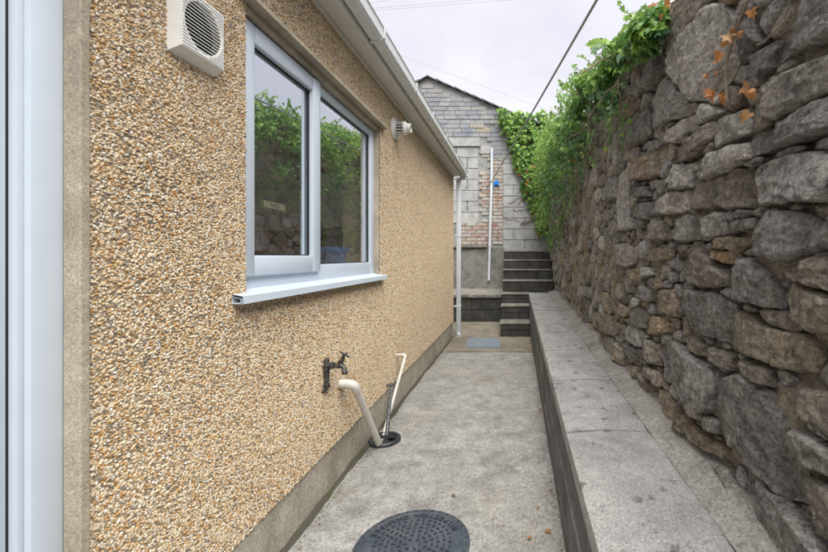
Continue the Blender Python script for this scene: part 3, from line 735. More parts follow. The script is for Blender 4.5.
for a, b_ in zip(joints[:-1], joints[1:]):
    m = MB(); nx, ny = 8, 10
    ph = random.random() * 9
    def wob(x, y): return .018 * math.sin((x - XB) / .33 * math.pi) + .006 * fbm((x, y, ph), 9, 2)
    for lay in (0, 1):
        for j in range(ny + 1):
            for i in range(nx + 1):
                x = XB - .012 + (.53 - XB + .012) * i / nx; t = j / ny
                y = a + .006 + (b_ - a - .012) * t
                if j == 0 and a > yb0: y += wob(x, a)
                if j == ny and b_ < 7: y += wob(x, b_)
                edge = .006 if (i == 0 or j in (0, ny)) else 0
                z = zb(y) + .003 * fbm((x, y, ph), 4, 3) - edge if lay else zb(y) - .052
                m.v.append((x + (.004 if i == 0 and lay else 0), y, z))
    o = (nx + 1) * (ny + 1)
    for j in range(ny):
        for i in range(nx):
            q = j * (nx + 1) + i; m.f += [(o + q, o + q + 1, o + q + nx + 2, o + q + nx + 1), (q, q + nx + 1, q + nx + 2, q + 1)]; m.mi += [0, 0]
    edge_loop = [i for i in range(nx + 1)] + [j * (nx + 1) + nx for j in range(1, ny + 1)] + [ny * (nx + 1) + i for i in range(nx - 1, -1, -1)] + [j * (nx + 1) for j in range(ny - 1, 0, -1)]
    for k in range(len(edge_loop)):
        p, q = edge_loop[k], edge_loop[(k + 1) % len(edge_loop)]; m.f.append((p, q, o + q, o + p)); m.mi.append(0)
    m.build('coping_slab', 'coping_concrete', low, smooth=True)
# sloping mortar fillet against the stone wall
m = MB(); nn = 220
for k in range(nn + 1):
    y = yb0 + (yb1 - yb0) * k / nn
    for i, (x, dz) in enumerate(((.524, .0035), (.55, .010), (.585, .020), (.62, .034), (.66, .06), (.72, .08))):
        m.v.append((x + .008 * fbm((y, i, 2), 6, 3) * (i > 0), y, zb(y) + dz + .012 * fbm((y, i * 3, 5), 8, 4) * (i > 0)))
for k in range(nn):
    for i in range(5): a = k * 6 + i; m.f.append((a, a + 1, a + 7, a + 6)); m.mi.append(0)
m.build('fillet', 'fillet_mortar', low, smooth=True)

# ------------------------------------------------------------------ steps and ledge at the end
steps = thing('concrete_steps', (0, 6.9, 0), 'flight of dark weathered concrete steps at the end of the path', 'steps')
sx0 = -.258
spec = [(6.07, 6.42, 0, .21, .2), (6.42, 6.74, .21, .425, .2), (6.74, 7.02, .425, .585, .2),
        (7.0, 7.30, .585, .785, .62), (7.30, 7.58, .785, .962, .62), (7.58, 7.86, .962, 1.133, .62), (7.86, YE - .02, 1.133, 1.302, .62)]
for i, (y0, y1, z0, z1, xr) in enumerate(spec):
    xl = sx0 + random.uniform(-.006, .006)
    zz = z1 - .024
    m = MB(); h = (zz - z0)
    if h > .12 and i < 3:
        m.box(xl + .014, xr - .004, y0 + .022, YE - .03, z0, zz - .001)
        m.box(xl + .01, xr - .003, y0 + .012, y0 + .2, z0 + .004, z0 + h * .47, .006); m.box(xl + .01, xr - .003, y0 + .012, y0 + .2, z0 + h * .53, zz - .002, .006)
    else: m.box(xl + .012, xr, y0 + .012, YE - .03, z0 + .001, zz - .001, .004)
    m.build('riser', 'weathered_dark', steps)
    m = MB(); m.box(xl, xr - .002, y0, y1 + .03, zz, z1, .010); m.build('tread', 'tread', steps, smooth=True)
ledge = thing('block_ledge', (-1.0, 7.45, 0), 'low dark block ledge with concrete top behind the downpipe', 'ledge')
lx0, lx1 = -2.6, -.264
m = MB(); m.box(lx0, lx1 - .004, 7.475, 8.40, -.05, .44); m.build('core', 'weathered_dark', ledge)
for row in range(2):
    x = lx0 + (.2 if row else 0) - .2
    while x < lx1 - .02:
        a, b_ = max(x, lx0), min(x + .44, lx1)
        if b_ - a > .03:
            m = MB(); m.box(a + .002, b_ - .002, 7.455 + random.uniform(0, .006), 7.5, .004 + row * .222, .216 + row * .222, .006); m.build('block', 'weathered_dark', ledge)
        x += .445
m = MB()
m.add([(x, y, z) for x in (lx0, lx1 + .003) for (y, z) in ((7.43, .445), (7.43, .492), (7.445, .50), (8.42, .53), (8.42, .445))], [(0, 1, 6, 5), (1, 2, 7, 6), (2, 3, 8, 7), (3, 4, 9, 8), (4, 0, 5, 9), (0, 4, 3, 2, 1), (5, 6, 7, 8, 9)])
m.build('coping', 'tread', ledge)

# ------------------------------------------------------------------ the gable building that closes the view
gable = thing('gable_building', (-1.8, YE, 0), 'old gable end of grey blue brick and concrete blocks closing the path', 'building')
apex = (-1.835, 4.87)
def gtop(x): return apex[1] - .432 * (x - apex[0]) if x > apex[0] else apex[1] - .52 * (apex[0] - x)
gx_l, gx_r = -5.2, 2.4
m = MB(); m.prism([(gx_l, 0), (gx_r, 0), (gx_r, gtop(gx_r)), apex, (gx_l, gtop(gx_l))], 'Y', YE + .004, YE + .3); m.build('wall', 'gable_mortar', gable)
m = MB()
m.prism([(-1.9, .45), (-.27, .45), (-.27, 1.372), (-1.9, 1.372)], 'Y', YE - .03, YE + .003); m.build('render_base', 'grey_render', gable)
m = MB(); m.box(-1.9, -.62, YE - .085, YE - .001, 1.374, 1.435, .008); m.build('ledge_course', 'tread', gable)
m = MB(); m.box(-2.2, -.76, YE - .05, YE + .003, 3.452, 3.63, .008); m.build('concrete_band', 'concrete_block', gable)
m = MB(); m.box(-.755, -.55, YE - .03, YE + .003, 3.30, 3.44, .008); m.build('quoin', 'concrete_block', gable)
box_cache = {}
def piece(name, x0, x1, z0, z1, mat, dy=0., thick=.03):
    key = (round(x1 - x0, 3), round(z1 - z0, 3), mat)
    if key not in box_cache:
        mm = MB(); w, h = x1 - x0, z1 - z0; mm.box(-w / 2, w / 2, -.012, thick, -h / 2, h / 2, .004); box_cache[key] = mm.mesh(name, mat)
    return link_copy(name, box_cache[key], gable, Vector(((x0 + x1) / 2, YE - .002 + dy, (z0 + z1) / 2)) - gable.location)
rb = random.Random(3)
# concrete blocks, left and right of the brick pier
for r in range(7):
    z0 = 1.874 + r * .2256; x1 = -.80 - (.225 if r % 2 else 0)
    piece('block', -.80 - .21 + .0, -.80, z0 + .006, z0 + .2196, 'concrete_block', rb.uniform(-.004, .002)) if r % 2 else None
    while x1 > -1.9:
        piece('block', x1 - .437, x1 - (.014 if r % 2 else 0), z0 + .006, z0 + .2196, 'concrete_block', rb.uniform(-.004, .002)); x1 -= .449
for r in range(11):
    z0 = 1.305 + r * .2256; x0 = -.283
    if r % 2: piece('block', x0, x0 + .205, z0 + .006, z0 + .2196, 'concrete_block', rb.uniform(-.004, .002)); x0 += .215
    while x0 < .9:
        piece('block', x0, x0 + .437, z0 + .006, z0 + .2196, 'concrete_block', rb.uniform(-.004, .002)); x0 += .449
# bricks: wide foot and a pier beside the pipe
for r in range(27):
    z0 = 1.438 + r * .075
    xl = -1.16 if r < 6 else -.785
    x = -.295 + (.05 if r % 2 else 0)
    x = -.292
    first = .103 if r % 2 else .215
    w = first
    while x - w > xl - .12:
        a = max(x - w, xl)
        if x - a > .05 and not (r > 6 and a < -.60 and rb.random() < .25):
            piece('brick', a + .004, x - .004, z0 + .004, z0 + .069, 'brick', rb.uniform(-.006, .003))
        x -= w + .002; w = .215
# blue grey gable bricks
z = 3.47; r = 0
while z < 4.85:
    x = -2.75 + (.12 if r % 2 else 0)
    while x < .35:
        w = rb.choice((.22, .235, .25, .30)); 
        if gtop(x + w / 2) - .05 > z + .085 and gtop(x) > z + .09 and gtop(x + w) > z + .09 and not (z < 3.64 and x + w > -2.2 and x < -.75) and rb.random() > .03:
            piece('brick', x + .004, x + round(w, 3) - .004, z + .004, z + .085, 'blue_brick', rb.uniform(-.009, .004))
        x += w
    z += .0905; r += 1
for z in (3.20, 3.29, 3.38):
    x = -.54
    while x < .2:
        piece('brick', x + .004, x + .231, z + .004, z + .085, 'blue_brick', rb.uniform(-.012, -.004)); x += .235
m = MB()
for k in range(2): m.box(-1.09 + k * .115, -1.0 + k * .115, YE - .0135, YE + .01, 3.66, 3.70)
m.build('air_brick', 'void_black', gable)
# verge slates and roof
for side, x_end in ((1, gx_r), (-1, gx_l)):
    L = abs(x_end - apex[0]); nsl = int(L / .19)
    for k in range(nsl):
        xa = apex[0] + side * (k * .19 - .02); xb = xa + side * .24
        za, zb2 = gtop(xa) if k else apex[1], gtop(xb); dz = rb.uniform(0, .012)
        m = MB(); pts = [(xa, za + .004 + .02), (xb, zb2 + .004), (xb, zb2 + .018), (xa, za + .036 + dz)]
        m.prism(pts, 'Y', YE - .07 - rb.uniform(0, .02), YE + .35); m.build('slate', 'slate_roof', gable)
m = MB()
for x_end in (gx_r, gx_l):
    m.prism([(apex[0], apex[1] - .02), (x_end, gtop(x_end) - .02), (x_end, gtop(x_end)), (apex[0], apex[1])], 'Y', YE + .301, YE + 7)
m.build('roof', 'slate_roof', gable)
chim = thing('chimney_cowl', (-2.34, 9.4, 4.6), 'small pale chimney pot on the roof left of the gable apex', 'chimney')
m = MB(); m.box(-2.44, -2.26, 9.3, 9.5, 4.3, 4.98, .01); m.build('stack', 'concrete_block', chim)
m = MB(); m.lathe([(.0, 5.2), (.05, 5.2), (.06, 5.12), (.045, 5.1), (.05, 4.98), (.07, 4.97)], (-2.35, 9.4, 0), 'Z', 16); m.build('pot', 'aged_white', chim, smooth=True)

# white soil pipe on the end wall
sp_ = thing('drain_pipe', (-.57, YE - .06, .7), 'thin white drain pipe fixed to the end wall beside the bricks', 'pipe')
m = MB(); m.tube([(-.515, YE - .065, 3.40), (-.520, YE - .065, 2.8), (-.555, YE - .068, 1.45), (-.575, YE - .07, .70)], .026, 12); m.build('pipe', 'pipe_bluewhite', sp_, smooth=True)
for (x, z) in ((-.556, 1.42), (-.52, 2.75)):
    m = MB(); m.lathe([(.027, -.03), (.034, -.03), (.034, .03), (.027, .03)], (x, YE - .067, z), 'Z', 16, closed=True); m.box(x - .02, x + .02, YE - .045, YE - .011, z - .012, z + .012); m.build('bracket', 'pipe_bluewhite', sp_, smooth=True)
# blue hook and cable
hx, hz = on_end(496.5, 184)
hook = thing('blue_hook', (hx, YE - .02, hz), 'bright blue plastic hook on the bricks beside the drain pipe', 'hook')
m = MB(); m.prism([(hx - .055, hz - .09), (hx - .05, hz + .03), (hx, hz + .085), (hx + .05, hz + .02), (hx + .062, hz - .07), (hx + .02, hz - .015), (hx - .02, hz - .015)], 'Y', YE - .05, YE - .012); m.build('plate', 'blue_plastic', hook)
m = MB(); m.tube([(hx, YE - .045, hz + .04), (hx, YE - .09, hz + .02), (hx, YE - .09, hz - .02)], .008, 8); m.build('peg', 'blue_plastic', hook)
A = Vector((-.66, YE - .1, 2.5)); B = Vector((.44, 1.6, 2.42)); Bp = Vector(((593 - 517) / 410 * 2.2, 2.2, 1.2 + 256 / 410 * 2.2))
Bend = A + (Bp - A) * 1.45
pts = []
for k in range(31):
    t = k / 30; p = A.lerp(Bend, t); s = 4 * (t) * (1 - t) * -.04; p.z += s; pts.append(p)
m = MB(); m.tube(pts, .0078, 8)
cab = m.build('washing_line', 'cable_green', smooth=True, at=A); tag(cab, 'grey green cable slanting up from the end wall across the sky', 'cable')
# overhead wires far behind
for (x0, y0, x1, y1, Yd, lab) in ((372, 10.5, 522, -1, 30, 'lower of two thin wires crossing the top of the sky'), (368, 8.5, 470, 0, 30, 'upper of two thin wires crossing the top of the sky'),
                                  (366, 3.5, 388, 0, 30, 'short wire in the top corner of the sky by the gutter'), (398, 54, 556, 113, 26, 'thin wire sloping down across the sky above the gable')):
    a = Vector(((x0 - 517) / 410 * Yd, Yd, 1.2 + (256 - y0) / 410 * Yd)); b_ = Vector(((x1 - 517) / 410 * Yd, Yd, 1.2 + (256 - y1) / 410 * Yd)); d = b_ - a
    m = MB(); m.tube([a + d * (t - 1.5) for t in (0, .75, 1.5, 2.5, 3.25, 4)], .011, 6); tag(m.build('overhead_wire', 'wire_grey', at=a), lab, 'wire', 'overhead wires')

# ------------------------------------------------------------------ the dry stone wall on the right
XR = .62
stonewall = thing('stone_wall', (.66, 3.5, .4), 'tall rough rubble stone wall along the right side of the path', 'wall')
# outlines of the larger stones near the camera, taken from the photograph and laid on the wall's own plane
T = {
'grey': [
 [(796,0),(790,7),(788,20),(776,34),(765,64),(782,56),(804,48),(830,36),(862,22),(870,-20),(840,-30),(805,-14)],
 [(755,85),(764,77),(777,72.5),(804,61.6),(830,52),(862,42),(866,74),(830,90),(808,100),(800,105),(779,117),(765,122),(760,113),(756,100)],
 [(743,142),(749,134),(771,123.5),(806,105.5),(813,100),(830,94),(862,80),(864,118),(830,127),(808,136),(779,146),(746,155)],
 [(755,220),(758,212.7),(771.5,208),(782,212),(795,212),(808,216),(820,223.5),(818.6,245),(800,255),(782,263),(764,258),(748,253.4),(753,238)],
 [(735.5,256),(744,258),(760,266.5),(766,272),(764.5,281),(778.7,294.5),(775.6,310),(758,306),(732.5,302.5),(726.5,288.5)],
 [(677,302.4),(686,288.6),(711,291.6),(728,304),(724.7,344),(709,339.4),(683,328.6)],
 [(658,347),(671.5,340),(691.5,356),(717,372.5),(716,392),(712,410),(706,414),(690,405),(672,385),(659,367)],
 [(717,376),(738.5,373),(768.5,394),(780,403),(788,427),(791.4,449),(797,469),(799,505),(777,499),(764,487),(746,469),(738.5,454.5),(720,436.5),(714,406)],
 [(788.7,434.4),(791.4,428),(804,434),(816.8,441.7),(830,449),(858,464),(858,496),(828,478),(813,472.5),(798.6,467),(793,454)],
 [(741.6,470),(757,480),(771.5,494),(800,520),(828,552),(850,580),(820,590),(790,566),(762,540),(737,515),(740,490)],
 [(648,109),(654,87),(667.5,74),(680.5,102),(676,117.5),(654,126)],
 [(640,62),(646,58),(660.7,51.6),(666,61.6),(657,76),(648,90),(638,92)],
 [(612.6,261.7),(615.5,244),(631.5,244),(633,261.7),(624,267.5)],
 [(706,458),(726,470.6),(738.6,499),(728,494),(711.4,476)],
 [(601,180),(612.6,176),(612.6,197.7),(604,202)],
 [(631.5,203.5),(649,202),(652,215),(646,219.4),(633,218)],
 [(631.5,289),(641.6,285),(650,292),(649,302),(636,298)]],
'brown': [
 [(776,270.6),(788,264),(809.5,257),(830,256),(858,258),(862,300),(830,293),(813,289),(797,283),(780.5,277)],
 [(728,315),(735.5,310),(757,325.5),(782,332),(803,344),(808,359.4),(802,374),(778.7,368.7),(741.7,356.4),(724.7,350)],
 [(671.5,258),(689.7,247),(691.5,241.7),(702.3,254.3),(727.7,278),(724,286),(706,288.8),(688,285),(684,278)],
 [(778.7,291.6),(788,281),(800,288.5),(828,296),(856,304),(858,342),(828,333),(806.4,331.7),(791,319.4)],
 [(771.5,390.6),(797,388),(828,392),(858,398),(860,458),(828,440),(810,428),(797,415),(785,402)],
 [(680.6,339),(687,334.4),(695,339),(707,348),(702.3,357),(695,356),(682.4,347)],
 [(705,350.7),(707.8,346),(715,350.7),(730.4,357),(727.7,370.6),(720.5,368),(707.8,359.8)],
 [(730,359),(746,362.5),(764,369),(769,380),(768,388.8),(757,385),(742.5,378),(733.4,370.6)],
 [(797,478),(813,478),(828,488),(858,502),(858,566),(828,545),(800,515)],
 [(662.5,23.5),(666,11),(680,-8),(702,-10),(691.5,20),(680.6,36),(668,52.5),(663.4,45),(660.7,32.6)],
 [(668,161.6),(671.5,147),(698.7,129),(720.5,112.7),(718.7,121.7),(711.4,138),(684,161.6),(671.5,163.4)],
 [(690,190),(700,184),(710,178),(729.5,169),(742,167),(748,180),(752,205),(745,207.5),(717,209),(691.5,210),(687,200)],
 [(646,220),(659,219),(663.4,229),(662.5,240),(653.4,241.7),(646,240)],
 [(596,331),(602.7,315),(613,315),(613,337.7),(604,333)],
 [(637,364),(653,370),(656.5,386.7),(642,375)],
 [(614,342.6),(622,351),(624,367),(614,359)],
 [(635,372),(653,388),(650,398),(637,385)],
 [(642,339),(655,344),(656,366),(641,362)]],
'pale': [
 [(669.7,52.5),(684,32.6),(702,5.5),(715,2),(724,11),(732,30),(730,58),(726,76),(713,90.6),(697,101),(680.6,101),(668,72.5)],
 [(745,176),(751,167),(771,159),(794,153),(815,152),(836,155),(842,182),(826,202),(785,202),(756,207),(750.6,195)],
 [(718.7,120),(724,114.5),(742,110),(744,122),(742,134),(720.5,145),(709.6,152.5),(713,140)],
 [(663.4,181.5),(669,165),(688,163.4),(700.5,152.5),(706,152.5),(690,172.5),(688,187),(671.5,190.6)],
 [(667,231),(671.5,220),(680.6,214.5),(691.5,214.5),(693,227),(694,239),(684,241.7),(671.5,243.5),(666,238)],
 [(697,218),(713,211),(720.5,212.7),(720.5,234.4),(702,240),(696,240),(700.5,227)],
 [(690,174),(697,163.4),(708,152.5),(742,142.6),(745,157),(729.5,167),(708,178),(695,180)],
 [(687,112.7),(693,103.6),(708,105.4),(713,112.7),(700.5,123.5),(690.6,125)],
 [(660.7,134.4),(671.5,125),(686,114.5),(688.8,125),(675,140),(666,145)],
 [(614,176),(624,166),(627,174.5),(627,211),(630,228),(618.5,231),(617,215),(615.5,193)],
 [(664,192),(686,191),(688,207),(676,213),(664,215),(655,205)],
 [(637,267.5),(650,267.5),(650,275),(638.7,279)],
 [(633,247),(639,240),(646,246),(642,259),(634,259)],
 [(653,203),(662,195),(666,205),(662,214),(653,216.5)],
 [(624,328),(635,323),(642,341),(637,347.5),(624,339)],
 [(683,398),(699,409),(699,422),(686,416)],
 [(700.5,414.5),(715,420),(714,434.4),(702,431)]],
'tan': [
 [(709.6,243.5),(717,237),(731,236),(750,237),(746,243.5),(735,253),(726,249),(708,249)],
 [(703,250.7),(727.7,250.7),(732,254),(731,263.4),(720.5,264.3),(709.6,258)],
 [(640,314),(659,318),(667,323.5),(666,331.7),(659,333.5),(640,335)],
 [(629,162),(659.5,144.7),(664,150.6),(657,170.6),(648,179),(633.6,181),(626.5,172)],
 [(614,109),(625.7,99),(631,96),(629,116),(617,121)],
 [(661,392),(675,407),(691.5,425),(702,436),(731,456),(729.5,467),(708,452.5),(690,438),(671.5,423.5),(664,416),(659,400)],
 [(622.8,270.4),(636,269),(637,282),(630,280)],
 [(646,249),(659,245),(666,246),(666,256),(655,262.5),(646,261.6)],
 [(652,291),(668,289),(676,300),(674,318),(660,314),(652,308)],
 [(625.5,364),(635,367),(634.5,378.5),(625.5,373.6)]],
'dark': [
 [(745,57),(751.5,51),(773,38),(771,49),(765,63),(767,67),(757,76),(754,81.5),(749,78)],
 [(828,214),(822,222),(819.6,244),(822,252),(834,255),(860,252),(860,210)],
 [(721,225),(729.5,221.7),(751,217),(751,229),(727.7,234.4),(722,232.6)],
 [(624,123.5),(633,115.5),(643,103),(644.5,116),(646,133.6),(638.7,142),(628.6,146.7),(625,138)],
 [(631.5,187.5),(644.5,186),(647.5,196),(634.5,197.7)],
 [(627,311),(637,306.7),(646,314),(646,330),(630,326)],
 [(601,339),(603.5,333),(613,341),(612.5,357),(607.6,355.7)],
 [(622,342.6),(637,349),(637,364),(627,355.7)],
 [(734,14),(746,20),(756,42),(744,56),(734,66),(733,40)]],
}
stones = []   # (polygon in (y, z), material, prot)
for k, polys in T.items():
    for pl in polys: stones.append(([on_x(px, py, XR) for px, py in pl], 'stone_' + k, random.uniform(.034, .052)))

def inside(poly, ys, zs):
    c = np.zeros(ys.shape, bool); n_ = len(poly)
    for i in range(n_):
        y0, z0 = poly[i]; y1, z1 = poly[(i + 1) % n_]
        if z0 == z1: continue
        cond = ((z0 > zs) != (z1 > zs)) & (ys < (y1 - y0) * (zs - z0) / (z1 - z0) + y0)
        c ^= cond
    return c
# fill the rest of the wall with smaller rubble: nearest-seed cells over the part not yet covered
res = .01; fy_0, fy_1, fz_0, fz_1 = .15, YE, .44, 3.35
gy = np.arange(fy_0, fy_1, res) + res / 2; gz = np.arange(fz_0, fz_1, res) + res / 2
YY, ZZ = np.meshgrid(gy, gz, indexing='ij')
ztopv = 2.03 + .17 * np.clip(YY - 1, -.5, 9)
free = (ZZ < ztopv - .01)
for poly, _, _ in stones:
    yy = [p[0] for p in poly]; zz = [p[1] for p in poly]
    i0, i1 = max(0, int((min(yy) - .03 - fy_0) / res)), int((max(yy) + .03 - fy_0) / res) + 1
    j0, j1 = max(0, int((min(zz) - .03 - fz_0) / res)), int((max(zz) + .03 - fz_0) / res) + 1
    if i1 <= i0 or j1 <= j0: continue
    cyy, czz = sum(yy) / len(yy), sum(zz) / len(zz); rad = max(max(yy) - min(yy), max(zz) - min(zz)) / 2 + 1e-4
    k = 1 + .006 / rad
    big = [(cyy + (a - cyy) * k, czz + (b - czz) * k) for a, b in poly]
    free[i0:i1, j0:j1] &= ~inside(big, YY[i0:i1, j0:j1], ZZ[i0:i1, j0:j1])
rg = np.random.default_rng(5); seeds = []
cell = {}
for _ in range(60000):
    y = rg.uniform(fy_0, fy_1); z = rg.uniform(fz_0, fz_1)
    i, j = int((y - fy_0) / res), int((z - fz_0) / res)
    if i >= len(gy) or j >= len(gz) or not free[i, j]: continue
    r = .050 if .72 < y < 2.75 else (.085 if y < .72 else .082 + .010 * min(3, y - 2.75))
    r *= (.8 + .7 * abs(fbm((y * .9, z * .9, 7), 2, 2)) * 2)
    ok = True; ci, cj = int(y / .2), int(z / .2)
    for a in range(ci - 1, ci + 2):
        for b in range(cj - 1, cj + 2):
            for (sy, sz, sr) in cell.get((a, b), ()):
                if math.hypot((sy - y) * .72, (sz - z) * 1.25) < (r + sr) * .66: ok = False; break
    if ok: seeds.append((y, z, r)); cell.setdefault((ci, cj), []).append((y, z, r))
lab = -np.ones(YY.shape, int); best = np.full(YY.shape, 9.)
warp = .35 * np.sin(YY * 31 + 3 * np.sin(ZZ * 17)) * .012 + .008 * np.sin(ZZ * 43 + YY * 9)
for s, (y, z, r) in enumerate(seeds):
    i0, i1 = max(0, int((y - .35 - fy_0) / res)), int((y + .35 - fy_0) / res); j0, j1 = max(0, int((z - .3 - fz_0) / res)), int((z + .3 - fz_0) / res)
    ang = .5 * math.sin(s * 2.3) * .5; ca, sa = math.cos(ang), math.sin(ang)
    dy = YY[i0:i1, j0:j1] - y + warp[i0:i1, j0:j1]; dz = ZZ[i0:i1, j0:j1] - z + warp[i0:i1, j0:j1]
    d = np.maximum(np.abs((ca * dy + sa * dz) * .72), np.abs((-sa * dy + ca * dz) * 1.25)) * .6 + .4 * np.hypot(dy * .72, dz * 1.25)
    d = d / r
    up = free[i0:i1, j0:j1] & (d < best[i0:i1, j0:j1])
    best[i0:i1, j0:j1][up] = d[up]; lab[i0:i1, j0:j1][up] = s
idx = np.argwhere(lab >= 0); ls = lab[lab >= 0]
order = np.argsort(ls, kind='stable'); idx = idx[order]; ls = ls[order]
cuts = np.searchsorted(ls, np.arange(len(seeds) + 1))
for s in range(len(seeds)):
    cells = idx[cuts[s]:cuts[s + 1]]
    if len(cells) < 8: continue
    cy_, cz_ = gy[cells[:, 0]].mean(), gz[cells[:, 1]].mean()
    ci, cj = int((cy_ - fy_0) / res), int((cz_ - fz_0) / res)
    if ci >= len(gy) or cj >= len(gz) or lab[ci, cj] != s: continue
    poly = []
    for k in range(22):
        a = 2 * math.pi * k / 22; t = .004
        while t < .4:
            i, j = int((cy_ + t * math.cos(a) - fy_0) / res), int((cz_ + t * math.sin(a) - fz_0) / res)
            if i < 0 or j < 0 or i >= len(gy) or j >= len(gz) or lab[i, j] != s: break
            t += .004
        t = max(.012, t - .006); poly.append((cy_ + t * math.cos(a), cz_ + t * math.sin(a)))
    sm_ = [((poly[k - 1][0] + 2 * poly[k][0] + poly[(k + 1) % 22][0]) / 4, (poly[k - 1][1] + 2 * poly[k][1] + poly[(k + 1) % 22][1]) / 4) for k in range(22)]
    q = random.random()
    mt = 'stone_brown' if q < .34 else 'stone_grey' if q < .70 else 'stone_tan' if q < .75 else 'stone_pale' if q < .9 else 'stone_dark'
    stones.append((sm_, mt, random.uniform(.010, .026) if cy_ < 3.2 else random.uniform(.010, .030)))

def area(p): return abs(sum(p[i][0] * p[(i + 1) % len(p)][1] - p[(i + 1) % len(p)][0] * p[i][1] for i in range(len(p)))) / 2
def stone_mesh(mb, poly, prot, seed, mi=0):
    rd = random.Random(seed)
    # even resampling of the outline with rounded corners
    n0 = len(poly); per = sum(math.dist(poly[i], poly[(i + 1) % n0]) for i in range(n0))
    yc = sum(p[0] for p in poly) / n0; near = yc < 2.9
    N = max(14, min(96, int(per / (.011 if near else .03))))
    pts = []; i = 0; acc = 0; want = 0; seg = math.dist(poly[0], poly[1])
    for k in range(N):
        want = per * k / N
        while acc + seg < want: acc += seg; i += 1; seg = math.dist(poly[i % n0], poly[(i + 1) % n0])
        t = (want - acc) / max(seg, 1e-6); a, b = poly[i % n0], poly[(i + 1) % n0]; pts.append((a[0] + (b[0] - a[0]) * t, a[1] + (b[1] - a[1]) * t))
    if n0 == 22: pts = [(.25 * pts[k - 1][0] + .5 * pts[k][0] + .25 * pts[(k + 1) % N][0], .25 * pts[k - 1][1] + .5 * pts[k][1] + .25 * pts[(k + 1) % N][1]) for k in range(N)]
    cy_ = sum(p[0] for p in pts) / N; cz_ = sum(p[1] for p in pts) / N
    rad = sum(math.dist(p, (cy_, cz_)) for p in pts) / N
    jit = min(.007, rad * .08)
    pts = [(p[0] + jit * fbm((p[0], p[1], seed), 22, 3), p[1] + jit * fbm((p[0], p[1], seed + 50), 22, 3)) for p in pts]
    tl = (rd.uniform(-.16, .16), rd.uniform(-.18, .08))
    nf = 8 if rad > .05 else 5
    planes = []
    for q in range(nf):
        a = 6.283 * (q + rd.uniform(-.4, .4)) / nf; planes.append((math.cos(a), math.sin(a), rd.uniform(.45, 1.1) * rad, rd.uniform(.15, .75)))
    rings = [1.02, 1.0, .985, .965, .94, .9, .85, .79, .72, .64, .56, .47, .38, .28, .18, .09] if near else [1.02, 1.0, .94, .82, .62, .35]
    vs = []
    edge_x = .656 + rd.uniform(-.006, .010)
    def height(y, z, dist_e):
        e = min(1, dist_e / (.009 if near else .014)); w = min(1, dist_e / .014)
        h = prot
        for ux, uz, rk, sl in planes:
            h = min(h, prot + sl * (rk - (y - cy_) * ux - (z - cz_) * uz))
        h = max(h, .35 * prot) * (.62 + .38 * e ** .7)
        rg_ = 1 - abs(2 * fbm((y * .7 + z * .15, z * 1.5 - y * .25, seed + 9), 11, 4))
        h += w * (tl[0] * (y - cy_) + tl[1] * (z - cz_)) + w * (.003 * fbm((y, z, seed), 9, 3) + .0045 * rg_ * min(1, rad / .08)) + .0034 * fbm((y, z, seed), 42, 5)
        return h
    for ri, f in enumerate(rings):
        for p in pts:
            y = cy_ + (p[0] - cy_) * min(f, 1.0); z = cz_ + (p[1] - cz_) * min(f, 1.0)
            if ri == 0: vs.append((.78, y, z)); continue
            vs.append((edge_x - height(y, z, (1 - f) * math.dist(p, (cy_, cz_))), y, z))
    vs.append((edge_x - height(cy_, cz_, .1), cy_, cz_)); c = len(vs) - 1; fs = []
    for ri in range(len(rings) - 1):
        for k in range(N): fs.append((ri * N + k, ri * N + (k + 1) % N, (ri + 1) * N + (k + 1) % N, (ri + 1) * N + k))
    o = (len(rings) - 1) * N
    for k in range(N): fs.append((o + k, o + (k + 1) % N, c))
    mb.add(vs, fs, mi); return cy_, cz_
def score(s):
    p = s[0]; y = sum(q[0] for q in p) / len(p); return area(p) / max(y, .75) ** 3 * (0.2 if y < .70 else 1)
stones.sort(key=score, reverse=True)
rest = MB(); rmats = ['stone_grey', 'stone_brown', 'stone_pale', 'stone_tan', 'stone_dark']
for k, (poly, mt, prot) in enumerate(stones):
    if k < 299:
        m = MB(); cc = stone_mesh(m, poly, prot, k); m.build('stone', mt, stonewall, smooth=True, sharp=20, at=(.66, cc[0], cc[1]))
    else: stone_mesh(rest, poly, prot, k, rmats.index(mt))
if rest.v:
    ro = rest.build('rubble_stones', rmats, stonewall, smooth=True); tag(ro, kind='stuff')
# earth mortar bed behind the stones
m = MB(); st = .022; ny = int((YE - .1) / st); nz = 130
for j in range(ny + 1):
    y = .1 + (YE - .1) * j / ny; zt = ztop(y)
    for i in range(nz + 1):
        z = .40 + (zt - .40) * i / nz
        m.v.append((.664 - .006 * min(1, max(0, y - 2.3) / 1.2) + .040 * fbm((y, z, 2), 3.1, 3) + .016 * fbm((y, z, 5), 17, 4), y, z))
for j in range(ny):
    for i in range(nz): a = j * (nz + 1) + i; m.f.append((a, a + 1, a + nz + 2, a + nz + 1)); m.mi.append(0)
m.build('mortar_bed', 'wall_earth_mortar', stonewall, smooth=True)
m = MB(); m.box(.80, 1.0, .1, YE - .01, -.05, 1.75); m.build('backing', 'wall_earth_mortar', stonewall)

